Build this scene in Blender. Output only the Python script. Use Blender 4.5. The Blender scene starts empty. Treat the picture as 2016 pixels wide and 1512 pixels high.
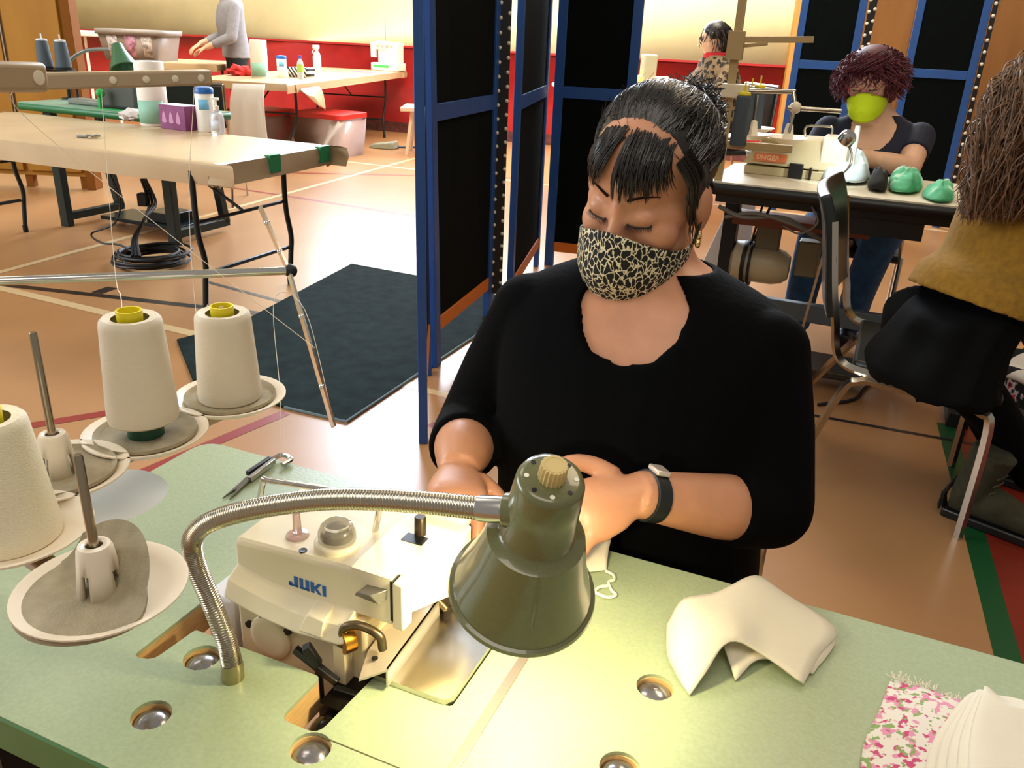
import bpy, bmesh, math, random
from mathutils import Vector as V, Matrix as MX, noise as NZ
from mathutils.geometry import tessellate_polygon
random.seed(7)
R = math.radians; PI = math.pi
scn = bpy.context.scene; COL = scn.collection
# ------------------------------------------------------------------ camera
H = 1.36; FPX = 1666.0
cam = bpy.data.objects.new('camera', bpy.data.cameras.new('camera')); COL.objects.link(cam)
_f = V((0, math.cos(R(22.8)), -math.sin(R(22.8)))); _r0 = V((1, 0, 0)); _u0 = _r0.cross(_f)
_ro = R(2.46); _r = _r0*math.cos(_ro)+_u0*math.sin(_ro); _u = -_r0*math.sin(_ro)+_u0*math.cos(_ro)
cam.matrix_world = MX(((_r.x,_u.x,-_f.x,0),(_r.y,_u.y,-_f.y,0),(_r.z,_u.z,-_f.z,H),(0,0,0,1)))
cam.data.sensor_fit = 'HORIZONTAL'; cam.data.sensor_width = 36; cam.data.lens = 36*FPX/2016
cam.data.clip_start = .05
scn.camera = cam
scn.view_settings.view_transform = 'Standard'; scn.view_settings.look = 'None'
scn.view_settings.exposure = 0.0; scn.view_settings.gamma = 1.0; scn.view_settings.use_curve_mapping = False
# ------------------------------------------------------------------ world and lights
w = bpy.data.worlds.new('room_air'); scn.world = w; w.use_nodes = True
w.node_tree.nodes['Background'].inputs[0].default_value = (1, .95, .88, 1)
w.node_tree.nodes['Background'].inputs[1].default_value = .34
def area(name, loc, target, size, power, col, spread=180):
    l = bpy.data.lights.new(name, 'AREA'); l.energy = power; l.color = col; l.shape = 'RECTANGLE'; l.size, l.size_y = size
    o = bpy.data.objects.new(name, l); COL.objects.link(o); o.location = loc
    l.spread = R(spread)
    o.rotation_euler = (V(target)-V(loc)).to_track_quat('-Z', 'Y').to_euler(); return o
area('front_fill', (-.3, -1.2, 4.6), (0, 1.2, .9), (3, 1.5), 60, (1, .9, .76))  # added fill light above and behind the camera, no fixture; brightens the foreground
area('ceiling_lamps', (2.3, 3.2, 5.2), (1.6, 3.0, 0), (2.2, 1.2), 60, (1, .78, .5))
area('ceiling_lamps_back', (1.5, 8.5, 5.4), (0.8, 8.4, 0), (4, 1.6), 220, (1, .86, .62))
area('ceiling_lamps_left', (-3.0, 4.0, 5.4), (-2.4, 4.6, 0), (3, 1.5), 55, (1, .92, .8))
area('wall_fill_left', (-4.6, 8.0, 5.2), (-4.0, 12.6, 1.5), (9, 1.5), 340, (1, .93, .78), 100)  # added fill light, no fixture; brightens the left part of the back wall
area('wall_fill_right', (1.8, 6.6, 5.4), (2.6, 10.6, 1.5), (4, 1.5), 200, (1, .93, .78), 100)  # second added fill, for the yellow wall on the right; no fixture
area('side_windows', (-6.9, 2.4, 2.9), (-.2, 1.6, .6), (5, 2.4), 360, (.86, .93, 1))
# ------------------------------------------------------------------ materials
def lin(c):
    c /= 255.0
    return c/12.92 if c <= .04045 else ((c+.055)/1.055)**2.4
def rgb(h):
    if isinstance(h, str): h = tuple(int(h[i:i+2], 16) for i in (0, 2, 4))
    return (lin(h[0]), lin(h[1]), lin(h[2]), 1)
MATS = {}
def M(name, col, rough=.5, metal=0, var=0, vscale=8, bump=0, bscale=60, trans=0, coat=0, emit=0, stretch=None, col2=None, alpha=1, spec=.5, sheen=0):
    if name in MATS: return MATS[name]
    m = bpy.data.materials.new(name); m.use_nodes = True; nt = m.node_tree; b = nt.nodes['Principled BSDF']
    b.inputs['Base Color'].default_value = rgb(col); b.inputs['Roughness'].default_value = rough; b.inputs['Metallic'].default_value = metal
    b.inputs['Transmission Weight'].default_value = trans; b.inputs['Coat Weight'].default_value = coat; b.inputs['Alpha'].default_value = alpha
    b.inputs['Specular IOR Level'].default_value = spec; b.inputs['Sheen Weight'].default_value = sheen
    if emit: b.inputs['Emission Color'].default_value = rgb(col); b.inputs['Emission Strength'].default_value = emit
    tc = nt.nodes.new('ShaderNodeTexCoord'); src = tc.outputs['Object']
    if stretch:
        mp = nt.nodes.new('ShaderNodeMapping'); mp.inputs['Scale'].default_value = stretch; nt.links.new(src, mp.inputs[0]); src = mp.outputs[0]
    if var or col2:
        n = nt.nodes.new('ShaderNodeTexNoise'); n.inputs['Scale'].default_value = vscale; n.inputs['Detail'].default_value = 5; nt.links.new(src, n.inputs['Vector'])
        mix = nt.nodes.new('ShaderNodeMix'); mix.data_type = 'RGBA'
        c = rgb(col); d = rgb(col2) if col2 else tuple(max(0, x*(1-var)) for x in c[:3])+(1,); e = c if col2 else tuple(min(1, x*(1+var)) for x in c[:3])+(1,)
        mix.inputs['A'].default_value = d; mix.inputs['B'].default_value = e
        rp = nt.nodes.new('ShaderNodeMapRange'); rp.inputs['From Min'].default_value = .32; rp.inputs['From Max'].default_value = .68
        nt.links.new(n.outputs['Fac'], rp.inputs[0]); nt.links.new(rp.outputs[0], mix.inputs['Factor']); nt.links.new(mix.outputs['Result'], b.inputs['Base Color'])
    if bump:
        n = nt.nodes.new('ShaderNodeTexNoise'); n.inputs['Scale'].default_value = bscale; n.inputs['Detail'].default_value = 3; nt.links.new(src, n.inputs['Vector'])
        bp = nt.nodes.new('ShaderNodeBump'); bp.inputs['Strength'].default_value = bump; bp.inputs['Distance'].default_value = .004
        nt.links.new(n.outputs['Fac'], bp.inputs['Height']); nt.links.new(bp.outputs[0], b.inputs['Normal'])
    MATS[name] = m; return m
def ramp_tex(m, kind, stops, scale=1, stretch=(1,1,1), rot=(0,0,0), feature=None, detail=3, dist=0, warp=0):
    """replace the base colour of m with a texture driven colour ramp"""
    nt = m.node_tree; b = nt.nodes['Principled BSDF']; tc = nt.nodes.new('ShaderNodeTexCoord')
    mp = nt.nodes.new('ShaderNodeMapping'); mp.inputs['Scale'].default_value = stretch; mp.inputs['Rotation'].default_value = rot; nt.links.new(tc.outputs['Object'], mp.inputs[0]); vec = mp.outputs[0]
    if warp:
        wn = nt.nodes.new('ShaderNodeTexNoise'); wn.inputs['Scale'].default_value = scale*.9; nt.links.new(vec, wn.inputs['Vector'])
        va = nt.nodes.new('ShaderNodeVectorMath'); va.operation = 'SCALE'; va.inputs['Scale'].default_value = warp; nt.links.new(wn.outputs['Color'], va.inputs[0])
        vb = nt.nodes.new('ShaderNodeVectorMath'); nt.links.new(vec, vb.inputs[0]); nt.links.new(va.outputs[0], vb.inputs[1]); vec = vb.outputs[0]
    if kind == 'voronoi':
        t = nt.nodes.new('ShaderNodeTexVoronoi'); t.inputs['Scale'].default_value = scale
        if feature: t.feature = feature
        out = t.outputs['Distance']
    elif kind == 'wave':
        t = nt.nodes.new('ShaderNodeTexWave'); t.inputs['Scale'].default_value = scale; t.inputs['Distortion'].default_value = dist; t.inputs['Detail'].default_value = detail; out = t.outputs['Fac']
    else:
        t = nt.nodes.new('ShaderNodeTexNoise'); t.inputs['Scale'].default_value = scale; t.inputs['Detail'].default_value = detail; out = t.outputs['Fac']
    nt.links.new(vec, t.inputs['Vector'])
    cr = nt.nodes.new('ShaderNodeValToRGB'); el = cr.color_ramp.elements
    while len(el) < len(stops): el.new(.5)
    for e, (p, c) in zip(el, stops): e.position = p; e.color = rgb(c)
    nt.links.new(out, cr.inputs[0]); nt.links.new(cr.outputs[0], b.inputs['Base Color']); return m
# ------------------------------------------------------------------ geometry helpers
I4 = MX.Identity(4)
def RZ(d): return MX.Rotation(R(d), 4, 'Z')
def TR(x, y=None, z=None): return MX.Translation(V(x) if y is None else V((x, y, z)))
TBL = RZ(-22.9)                      # frame of the green sewing table: u along it, v across it
TBI = TBL.inverted()
WAL = RZ(-19.0)                      # frame of the hall's back wall
def PX(x, y, w):                     # point at forward distance w
    return V((0, 0, H)) + (_f + _r*((x-1008)/FPX) - _u*((y-756)/FPX))*w
def FZ(x, y, z=0):                   # point on the level z
    d = _f + _r*((x-1008)/FPX) - _u*((y-756)/FPX); p = V((0, 0, H))+d*((z-H)/d.z); p.z = z; return p
def FY(x, y, Y):
    d = _f + _r*((x-1008)/FPX) - _u*((y-756)/FPX); return V((0, 0, H))+d*(Y/d.y)
def T_(p): return TBI @ V(p)
ROOTM = {}
class MB:
    def __init__(s, F=None): s.v = []; s.f = []; s.m = []; s.F = F or I4
    def add(s, vs, fs, mi=0, X=None):
        o = len(s.v); s.v += [(X @ V(q) if X else V(q)) for q in vs]
        for f in fs: s.f.append([o+i for i in f]); s.m.append(mi)
        return s
    def box(s, c, d, X=None, mi=0, top=(1, 1)):
        x, y, z = d[0]/2, d[1]/2, d[2]/2; a, b = top; c = V(c)
        vs = [V(q) for q in ((-x,-y,-z),(x,-y,-z),(x,y,-z),(-x,y,-z),(-x*a,-y*b,z),(x*a,-y*b,z),(x*a,y*b,z),(-x*a,y*b,z))]
        if X: vs = [X.to_3x3() @ q for q in vs]
        return s.add([q+c for q in vs], [(0,3,2,1),(4,5,6,7),(0,1,5,4),(1,2,6,5),(2,3,7,6),(3,0,4,7)], mi)
    def bb(s, lo, hi, mi=0): return s.box([(a+b)/2 for a, b in zip(lo, hi)], [b-a for a, b in zip(lo, hi)], mi=mi)
    def bar(s, p, q, w, h, up=(0, 0, 1), mi=0):
        p, q = V(p), V(q); d = (q-p).normalized(); x = d.cross(V(up))
        if x.length < 1e-4: x = d.cross(V((1, 0, 0)))
        x.normalize(); u = x.cross(d); vs = []
        for c in (p, q):
            for a, b in ((-1,-1),(1,-1),(1,1),(-1,1)): vs.append(c+x*(a*w/2)+u*(b*h/2))
        return s.add(vs, [(0,3,2,1),(4,5,6,7),(0,1,5,4),(1,2,6,5),(2,3,7,6),(3,0,4,7)], mi)
    def loft(s, rings, close=True, cap=True, mi=0):
        n = len(rings[0]); vs = [q for r in rings for q in r]; fs = []
        for i in range(len(rings)-1):
            for j in range(n if close else n-1):
                k = (j+1) % n; fs.append((i*n+j, i*n+k, (i+1)*n+k, (i+1)*n+j))
        if cap: fs.append(tuple(range(n-1, -1, -1))); fs.append(tuple((len(rings)-1)*n+j for j in range(n)))
        return s.add(vs, fs, mi)
    def tube(s, pts, r, n=10, cap=True, closed=False, mi=0, flat=1, up=None):
        P = [V(q) for q in pts]; k = len(P)
        if not hasattr(r, '__len__'): r = [r]*k
        T = []
        for i in range(k):
            a = P[(i-1) % k] if (closed or i) else P[i]; b = P[(i+1) % k] if (closed or i < k-1) else P[i]
            T.append((b-a).normalized())
        nx = T[0].orthogonal().normalized() if up is None else (V(up)-T[0]*V(up).dot(T[0])).normalized()
        rings = []
        for i in range(k):
            nx = nx-T[i]*nx.dot(T[i]); nx = nx.normalized() if nx.length > 1e-7 else T[i].orthogonal().normalized(); ny = T[i].cross(nx)
            rings.append([P[i]+(nx*math.cos(2*PI*j/n)+ny*(math.sin(2*PI*j/n)*flat))*r[i] for j in range(n)])
        if closed: rings.append(rings[0]); cap = False
        return s.loft(rings, cap=cap, mi=mi)
    def lathe(s, prof, n=28, X=None, mi=0, cap=True, squash=1):
        rings = []
        for r, z in prof: rings.append([V((r*math.cos(2*PI*j/n), r*squash*math.sin(2*PI*j/n), z)) for j in range(n)])
        if X: rings = [[X @ q for q in g] for g in rings]
        return s.loft(rings, cap=cap, mi=mi)
    def sph(s, c, r, X=None, nu=16, nv=10, mi=0):
        if not hasattr(r, '__len__'): r = (r, r, r)
        c = V(c); vs = []; fs = []; Q = X.to_3x3() if X else None
        def pt(a, b, z):
            q = V((a*r[0], b*r[1], z*r[2])); return c+(Q @ q if Q else q)
        vs.append(pt(0, 0, -1))
        for i in range(1, nv):
            t = PI*i/nv
            for j in range(nu): vs.append(pt(math.sin(t)*math.cos(2*PI*j/nu), math.sin(t)*math.sin(2*PI*j/nu), -math.cos(t)))
        vs.append(pt(0, 0, 1)); L = len(vs)-1
        for j in range(nu):
            k = (j+1) % nu; fs.append((0, 1+k, 1+j)); fs.append((L, 1+(nv-2)*nu+j, 1+(nv-2)*nu+k))
            for i in range(nv-2): fs.append((1+i*nu+j, 1+i*nu+k, 1+(i+1)*nu+k, 1+(i+1)*nu+j))
        return s.add(vs, fs, mi)
    def grid(s, fn, nu, nv, mi=0):
        vs = [fn(i/(nu-1), j/(nv-1)) for i in range(nu) for j in range(nv)]
        return s.add(vs, [(i*nv+j, (i+1)*nv+j, (i+1)*nv+j+1, i*nv+j+1) for i in range(nu-1) for j in range(nv-1)], mi)
    def prism(s, loops, z0, z1, X=None, mi=0, mi_side=None):
        L3 = [[V((q[0], q[1], 0)) for q in l] for l in loops]; flat = [q for l in L3 for q in l]; n = len(flat)
        tri = tessellate_polygon(L3); fs = []
        for t in tri:
            a, b, c = (flat[i] for i in t); up = (b-a).cross(c-a).z > 0
            t = t if up else t[::-1]; fs.append(tuple(i+n for i in t)); fs.append(tuple(t[::-1]))
        vs = [V((q.x, q.y, z0)) for q in flat]+[V((q.x, q.y, z1)) for q in flat]
        s.add(vs, fs, mi, X); o = 0; sd = []
        for li, l in enumerate(L3):
            k = len(l); ar = sum(l[i].x*l[(i+1) % k].y-l[(i+1) % k].x*l[i].y for i in range(k)); ccw = (ar > 0) == (li == 0)
            for i in range(k):
                a, b = o+i, o+(i+1) % k; f = (a, b, b+n, a+n); sd.append(f if ccw else f[::-1])
            o += k
        return s.add(vs, sd, mi if mi_side is None else mi_side, X)
    def build(s, name, mats, parent=None, bevel=0, sub=0, solid=0, sharp=38, remesh=0, smooth=0, seg=2):
        root = parent
        while root is not None and root.parent is not None: root = root.parent
        X = (ROOTM[root.name].inverted() if root is not None and root.name in ROOTM else I4) @ s.F
        me = bpy.data.meshes.new(name); me.from_pydata([X @ q for q in s.v], [], s.f)
        for m in (mats if isinstance(mats, (list, tuple)) else [mats]): me.materials.append(m)
        me.polygons.foreach_set('material_index', s.m)
        bm = bmesh.new(); bm.from_mesh(me); bmesh.ops.remove_doubles(bm, verts=bm.verts, dist=1e-6)
        bmesh.ops.recalc_face_normals(bm, faces=bm.faces)
        for f in bm.faces: f.smooth = True
        for e in bm.edges: e.smooth = not (len(e.link_faces) == 2 and e.calc_face_angle(0) > R(sharp))
        bm.to_mesh(me); bm.free(); me.update()
        o = bpy.data.objects.new(name, me); COL.objects.link(o)
        if parent is not None: o.parent = parent
        if remesh: d = o.modifiers.new('r', 'REMESH'); d.mode = 'VOXEL'; d.voxel_size = remesh; d.use_smooth_shade = True
        if smooth: d = o.modifiers.new('s', 'SMOOTH'); d.iterations = smooth; d.factor = .5
        if solid: d = o.modifiers.new('t', 'SOLIDIFY'); d.thickness = solid; d.offset = 0
        if bevel: d = o.modifiers.new('b', 'BEVEL'); d.width = bevel; d.segments = seg; d.limit_method = 'ANGLE'; d.angle_limit = R(40)
        if sub: d = o.modifiers.new('u', 'SUBSURF'); d.levels = sub; d.render_levels = sub
        return o
def tag(o, label=None, cat=None, group=None, kind=None):
    if label: o['label'] = label
    if cat: o['category'] = cat
    if group: o['group'] = group
    if kind: o['kind'] = kind
    return o
def thing(name, label, cat, loc=(0, 0, 0), rz=0, group=None):
    o = bpy.data.objects.new(name, None); COL.objects.link(o); o.empty_display_size = .05
    o.location = loc; o.rotation_euler = (0, 0, R(rz)); ROOTM[o.name] = TR(loc) @ RZ(rz)
    return tag(o, label, cat, group)
def kids(o): return [c for c in bpy.data.objects if c.parent == o]
def copy_tree(o, loc=None, rz=None, parent=None, label=None, group=None):
    c = o.copy(); COL.objects.link(c); ch = kids(o)
    if parent is not None: c.parent = parent
    if loc is not None: c.location = loc
    if rz is not None: c.rotation_euler = (0, 0, R(rz))
    if parent is None: ROOTM[c.name] = TR(c.location) @ MX.Rotation(c.rotation_euler.z, 4, 'Z')
    tag(c, label, None, group)
    for k in ch:
        if k is not c: copy_tree(k, parent=c)
    return c
def cr(pts, n=8, closed=False):      # smooth curve through points
    P = [V(q) for q in pts]; k = len(P); out = []
    for i in range(k if closed else k-1):
        a = P[(i-1) % k] if (closed or i) else P[0]*2-P[1]; b = P[i]; c = P[(i+1) % k]; d = P[(i+2) % k] if (closed or i < k-2) else P[-1]*2-P[-2]
        for j in range(n):
            t = j/n; out.append(.5*((2*b)+(c-a)*t+(2*a-5*b+4*c-d)*t*t+(3*b-a-3*c+d)*t**3))
    if not closed: out.append(P[-1])
    return out
def interp(vals, n):                 # resample scalars along a cr() path
    out = []
    for i in range(len(vals)-1): out += [vals[i]+(vals[i+1]-vals[i])*j/n for j in range(n)]
    return out+[vals[-1]]
def rrect(x0, y0, x1, y1, r, n=5):
    out = []
    for cx, cy, a in ((x1-r, y0+r, -90), (x1-r, y1-r, 0), (x0+r, y1-r, 90), (x0+r, y0+r, 180)):
        out += [(cx+r*math.cos(R(a+90*i/n)), cy+r*math.sin(R(a+90*i/n))) for i in range(n+1)]
    return out
def rpoly(pts, rad, n=4):            # round the corners of a polygon; rad is one value per corner
    out = []; k = len(pts)
    for i in range(k):
        p = V(pts[i]+(0,)) if len(pts[i]) == 2 else V(pts[i]); a = V((*pts[i-1][:2], 0)); b = V((*pts[(i+1) % k][:2], 0)); r = rad[i] if hasattr(rad, '__len__') else rad
        if r <= 0: out.append((p.x, p.y)); continue
        d1 = (a-p).normalized(); d2 = (b-p).normalized()
        for j in range(n+1):
            t = j/n; q = (p+d1*r)*(1-t)**2+p*2*t*(1-t)+(p+d2*r)*t*t; out.append((q.x, q.y))
    return out
def circ(cx, cy, r, n=20): return [(cx+r*math.cos(2*PI*i/n), cy+r*math.sin(2*PI*i/n)) for i in range(n)]
def axis_mx(p, q):                   # local z from p to q
    return TR(V(p)) @ (V(q)-V(p)).to_track_quat('Z', 'Y').to_matrix().to_4x4()
def text_mesh(body, size, depth, X, font_bold=0):
    cu = bpy.data.curves.new('t', 'FONT'); cu.body = body; cu.size = size; cu.extrude = depth; cu.offset = font_bold; cu.resolution_u = 3
    o = bpy.data.objects.new('t', cu); COL.objects.link(o); dg = bpy.context.evaluated_depsgraph_get(); me = o.evaluated_get(dg).to_mesh()
    vs = [X @ q.co for q in me.vertices]; fs = [tuple(p.vertices) for p in me.polygons]; o.evaluated_get(dg).to_mesh_clear()
    bpy.data.objects.remove(o); bpy.data.curves.remove(cu); return vs, fs
# ================================================================== the hall
m_floor = M('hall_floor', 'AB7D52', .3, var=.07, vscale=2.2, bump=.02, bscale=9)
m_lbeige = M('line_beige', 'CDB184', .35); m_lblack = M('line_black', '15161A', .35); m_lred = M('line_red', '8C2F28', .35); m_lgreen = M('line_green', '0F4A22', .4); m_zred = M('zone_red', '7A2413', .35, var=.2, vscale=5)
fb = MB()
fb.bb((-13, -2.5, -.1), (8.5, 19, 0))
def strip(p, q, wd, mi, z):
    p, q = V(p), V(q); d = (q-p).normalized(); n = V((-d.y, d.x, 0))*wd/2
    fb.add([V((a.x, a.y, z)) for a in (p-n, q-n, q+n, p+n)], [(0, 1, 2, 3)], mi)
def fline(x0, y0, x1, y1, wd, mi, z, e0=0, e1=0):
    p, q = FZ(x0, y0), FZ(x1, y1); d = (q-p).normalized(); strip(p-d*e0, q+d*e1, wd, mi, z)
fline(0, 536, 816, 312, .05, 1, .0012, 2.5, 3)
fline(0, 567, 371, 655, .06, 1, .0012, 2, 1.2)
fline(672, 317, 818, 334, .06, 1, .001, 3, 6)
fline(45, 565, 447, 610, .05, 2, .0014, 1, .3)
fline(190, 577, 222, 566, .07, 2, .001, 0, 0)
fline(400, 553, 520, 585, .03, 2, .001, 0, .3)
fline(517, 379, 820, 425, .045, 3, .0008, 1.2, .6)
fline(603, 341, 818, 346, .05, 3, .0008, 2, 1)
fline(60, 838, 232, 810, .05, 3, .001, .4, .1)
fline(425, 870, 520, 830, .05, 3, .001, .3, .1)
fline(845, 835, 880, 845, .04, 3, .001, 0, .3)
fline(845, 770, 930, 790, .045, 1, .001, .2, .5)
fline(1590, 816, 2000, 890, .022, 2, .0016, 1.0, .6)
fline(1600, 738, 1640, 745, .022, 2, .0016, .6, .4)
g0, g1 = FZ(1962, 1285), FZ(1890, 930)
gd = (g1-g0).normalized(); gn = V((gd.y, -gd.x, 0))
gl = [FZ(1952, 1272), FZ(1905, 1080)]; gdir = (gl[1]-gl[0]).normalized(); gnn = V((gdir.y, -gdir.x, 0))
a0 = gl[0]-gdir*1.5; a1 = gl[1]+gdir*.95; wg = .062
fb.add([V((q.x, q.y, .0010)) for q in (a0, a0+gnn*wg, a1+gnn*wg, a1)], [(0, 1, 2, 3)], 4)
fb.add([V((q.x, q.y, .0008)) for q in (a0+gnn*wg, a0+gnn*2.6, a1+gnn*2.6, a1+gnn*wg)], [(0, 1, 2, 3)], 5)
tag(fb.build('floor', [m_floor, m_lbeige, m_lblack, m_lred, m_lgreen, m_zred]), kind='structure')
# back wall : yellow above, red wainscot below (wall frame: a along, b away)
m_yel = M('wall_yellow', 'F0E4B6', .6, var=.05, vscale=3, bump=.03, bscale=30)
m_red = M('wall_red', '9C1B1B', .45, var=.12, vscale=6, bump=.03, bscale=30)
WB = (WAL.inverted() @ FZ(750, 257)).y
def onwall(x, y):
    d = PX(x, y, 1)-V((0, 0, H)); n = WAL @ V((0, 1, 0)); return V((0, 0, H))+d*(WB/d.dot(n))
zb = (onwall(812, 93).z*.5+onwall(1262, 118).z*.25+onwall(200, 55).z*.25)
A0, A1 = -13.5, (WAL.inverted() @ onwall(1566, 122)).x+.3
wins = [(-6.8, -4.3), (-3.7, -1.2)]
wb = MB(WAL); wb.bb((A0, WB, 0), (A1, WB+.2, zb), 1); wb.bb((A0, WB, zb), (A1, WB+.2, 2.2)); wb.bb((A0, WB, 7.3), (A1, WB+.2, 7.8))
xs = [A0]+[q for p in wins for q in p]+[A1]
for i in range(0, len(xs), 2): wb.bb((xs[i], WB, 2.2), (xs[i+1], WB+.2, 7.3))
tag(wb.build('wall_back', [m_yel, m_red]), kind='structure')
bb_ = MB(WAL); bb_.bb((A0, WB-.012, zb-.018), (A1, WB, zb+.006)); tag(bb_.build('trim_1', m_red), kind='structure')
m_base = M('baseboard_dirty', '5A2A28', .6, var=.5, vscale=14)
bb_ = MB(WAL); bb_.bb((A0, WB-.02, 0), (A1, WB, .13)); tag(bb_.build('baseboard_back', m_base), kind='structure')
m_pane = M('daylight_pane', 'DCEAFF', .3, emit=25)
m_frame = M('window_frame_grey', '8A8A84', .5)
for i, (p, q) in enumerate(wins):
    g = MB(WAL); g.bb((p, WB+.08, 2.2), (q, WB+.1, 7.3)); o = tag(g.build('window_%d' % (i+1), m_pane), kind='structure')
    fr = MB(WAL)
    for t in (0, .333, .666, 1): fr.bb((p+(q-p)*t-.03, WB+.02, 2.2), (p+(q-p)*t+.03, WB+.07, 7.3))
    for z in (2.23, 3.5, 4.8, 6.1, 7.27): fr.bb((p, WB+.02, z-.03), (q, WB+.07, z+.03))
    fr.build('window_frame', m_frame, o)
# right wall, vertical wood panelling
m_wood = M('wall_wood', '70491F', .6, spec=.2, col2='573614', vscale=3.5, stretch=(1, 1, .12), bump=.03, bscale=20)
m_groove = M('wood_groove', '4A2A10', .6)
WR0 = FY(1577, 0, 7.6)               # corner where the panelling starts
wr = MB()
rp0 = onwall(1566, 122); rp0.z = 0; rp1 = rp0+V((4.2, -4.2, 0)); rd = (rp1-rp0).normalized(); rn = V((-rd.y, rd.x, 0))
if rn.x < 0: rn = -rn
L = (rp1-rp0).length
wr.bar(rp0+rn*.1+V((0, 0, 2.7)), rp0+rd*(L+1)+rn*.1+V((0, 0, 2.7)), .2, 5.4)
for i in range(1, 11):
    p = rp0+rd*(i*.61)-rn*.0; wr.bar(p+V((0, 0, .1)), p+V((0, 0, 5.3)), .006, .006, up=rd, mi=1)
tag(wr.build('wall_right', [m_wood, m_groove]), kind='structure')
tr = MB(); tr.bar(rp0-rn*.03-rd*.04, rp0-rn*.03-rd*.04+V((0, 0, 5.4)), .09, .09); tag(tr.build('trim_2', M('trim_oak', 'B98848', .4)), kind='structure')
wl = MB(); wl.bb((-8.4, -2.5, 0), (-8.2, 17, 1.6)); wl.bb((-8.4, -2.5, 4.4), (-8.2, 17, 5.6)); tag(wl.build('wall_left', m_yel), kind='structure')

# ================================================================== green sewing table (nearest)
ZT = .76
m_green = M('laminate_sage', '9FAC88', .31, spec=.65, var=.07, vscale=220, bump=.06, bscale=260)
m_gedge = M('edge_green', '47743C', .45, var=.15, vscale=12)
m_ply = M('raw_board', 'C9A36C', .6, var=.12, vscale=60, stretch=(1, 1, 5))
m_steel = M('bright_steel', 'C9C6C0', .22, 1); m_chrome = M('chrome', 'D8D4CC', .12, 1); m_dark = M('dark_metal', '1B1D1E', .5, .3); m_alu = M('aluminium_strip', 'B5A48E', .35, .8)
m_black = M('black_plastic', '0C0C0D', .4)
tb = thing('sewing_table', 'sage green sewing table with rounded corner and machine cut-out, nearest the viewer', 'table', TBL @ V((-.27, .62, 0)), -22.9)
u0, u1, v0, v1 = -.876, .40, .366, .881
outer = rpoly([(u0, v0), (u1, v0), (u1, v1), (u0, v1)], [.03, .02, .02, .035], 6)
hole = rpoly([(-.605, .478), (-.583, .482), (-.578, .537), (-.419, .537), (-.421, .475), (-.378, .475), (-.378, .80), (-.605, .80)], [.008, .010, .004, .006, .012, .012, .02, .03], 4)
plate_hole = [(-.372, .548), (-.279, .548), (-.279, .72), (-.372, .72)]
caps = [(-.542, .507), (-.529, .427), (-.374, .459), (-.115, .672), (-.117, .560), (-.1, .42)]
hole = rpoly([(-.605, .478), (-.583, .482), (-.578, .537), (-.419, .537), (-.421, .475), (-.378, .475), (-.372, .558), (-.284, .558), (-.284, .72), (-.36, .80), (-.605, .80)], [.008, .010, .004, .006, .012, .012, .003, .006, .02, .02, .03], 4)
g = MB(TBL); g.prism([outer, hole]+[circ(a, b, .0185) for a, b in caps], ZT-.004, ZT); top = g.build('tabletop', [m_green], tb)
g = MB(TBL); g.prism([outer, hole]+[circ(a, b, .0175) for a, b in caps], ZT-.040, ZT-.0042); g.build('tabletop_core', m_ply, tb)
# dark green edge band follows the outline
g = MB(TBL); eo = [(a, b) for a, b in outer]; n = len(eo)
cxm, cym = -.238, .62
def off(q, d):
    return (q[0]+(d if q[0] > cxm else -d), q[1]+(d if q[1] > cym else -d))
out2 = rpoly([(u0-.002, v0-.002), (u1+.002, v0-.002), (u1+.002, v1+.002), (u0-.002, v1+.002)], [.03, .02, .02, .036], 6)
g.loft([[V((a, b, ZT-.041)) for a, b in out2], [V((a, b, ZT-.003)) for a, b in out2], [V((a, b, ZT-.0006)) for a, b in outer], [V((a, b, ZT-.039)) for a, b in outer]], cap=False); g.build('edge_band', m_gedge, tb)
g = MB(TBL); g.bb((-.254, v0, ZT-.0002), (-.244, v1, ZT+.0012)); g.build('divider_strip', m_alu, tb, bevel=.0005)
m_seam = M('seam_dark', '4B4526', .7)
g = MB(TBL); g.bb((-.378, .4735, ZT-.0005), (-.254, .4748, ZT+.0003)); g.build('panel_seam', m_seam, tb)
m_capm = M('steel_cap', 'A6A2A4', .2, .9)
for a, b in caps:
    g = MB(TBL); g.lathe([(.0172, -.004), (.0165, .0005), (.013, .0035), (.007, .0052), (.001, .006)], 22, TR(a, b-.0005, ZT-.0085)); g.build('round_cap', m_capm, tb)
for a, b in ((u0+.1, v0+.07), (u0+.1, v1-.07), (u1-.1, v0+.07), (u1-.1, v1-.07)):
    g = MB(TBL); g.bb((a-.022, b-.022, 0), (a+.022, b+.022, ZT-.041)); g.build('leg', m_dark, tb)
g = MB(TBL); g.bb((u0+.122, v0+.06, .15), (u1-.122, v0+.09, .2)); g.bb((u0+.122, v0+.055, .655), (u1-.122, v0+.085, ZT-.041)); g.bb((u0+.122, v1-.085, .655), (u1-.122, v1-.055, ZT-.041)); g.build('frame_rail', m_dark, tb)

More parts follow.
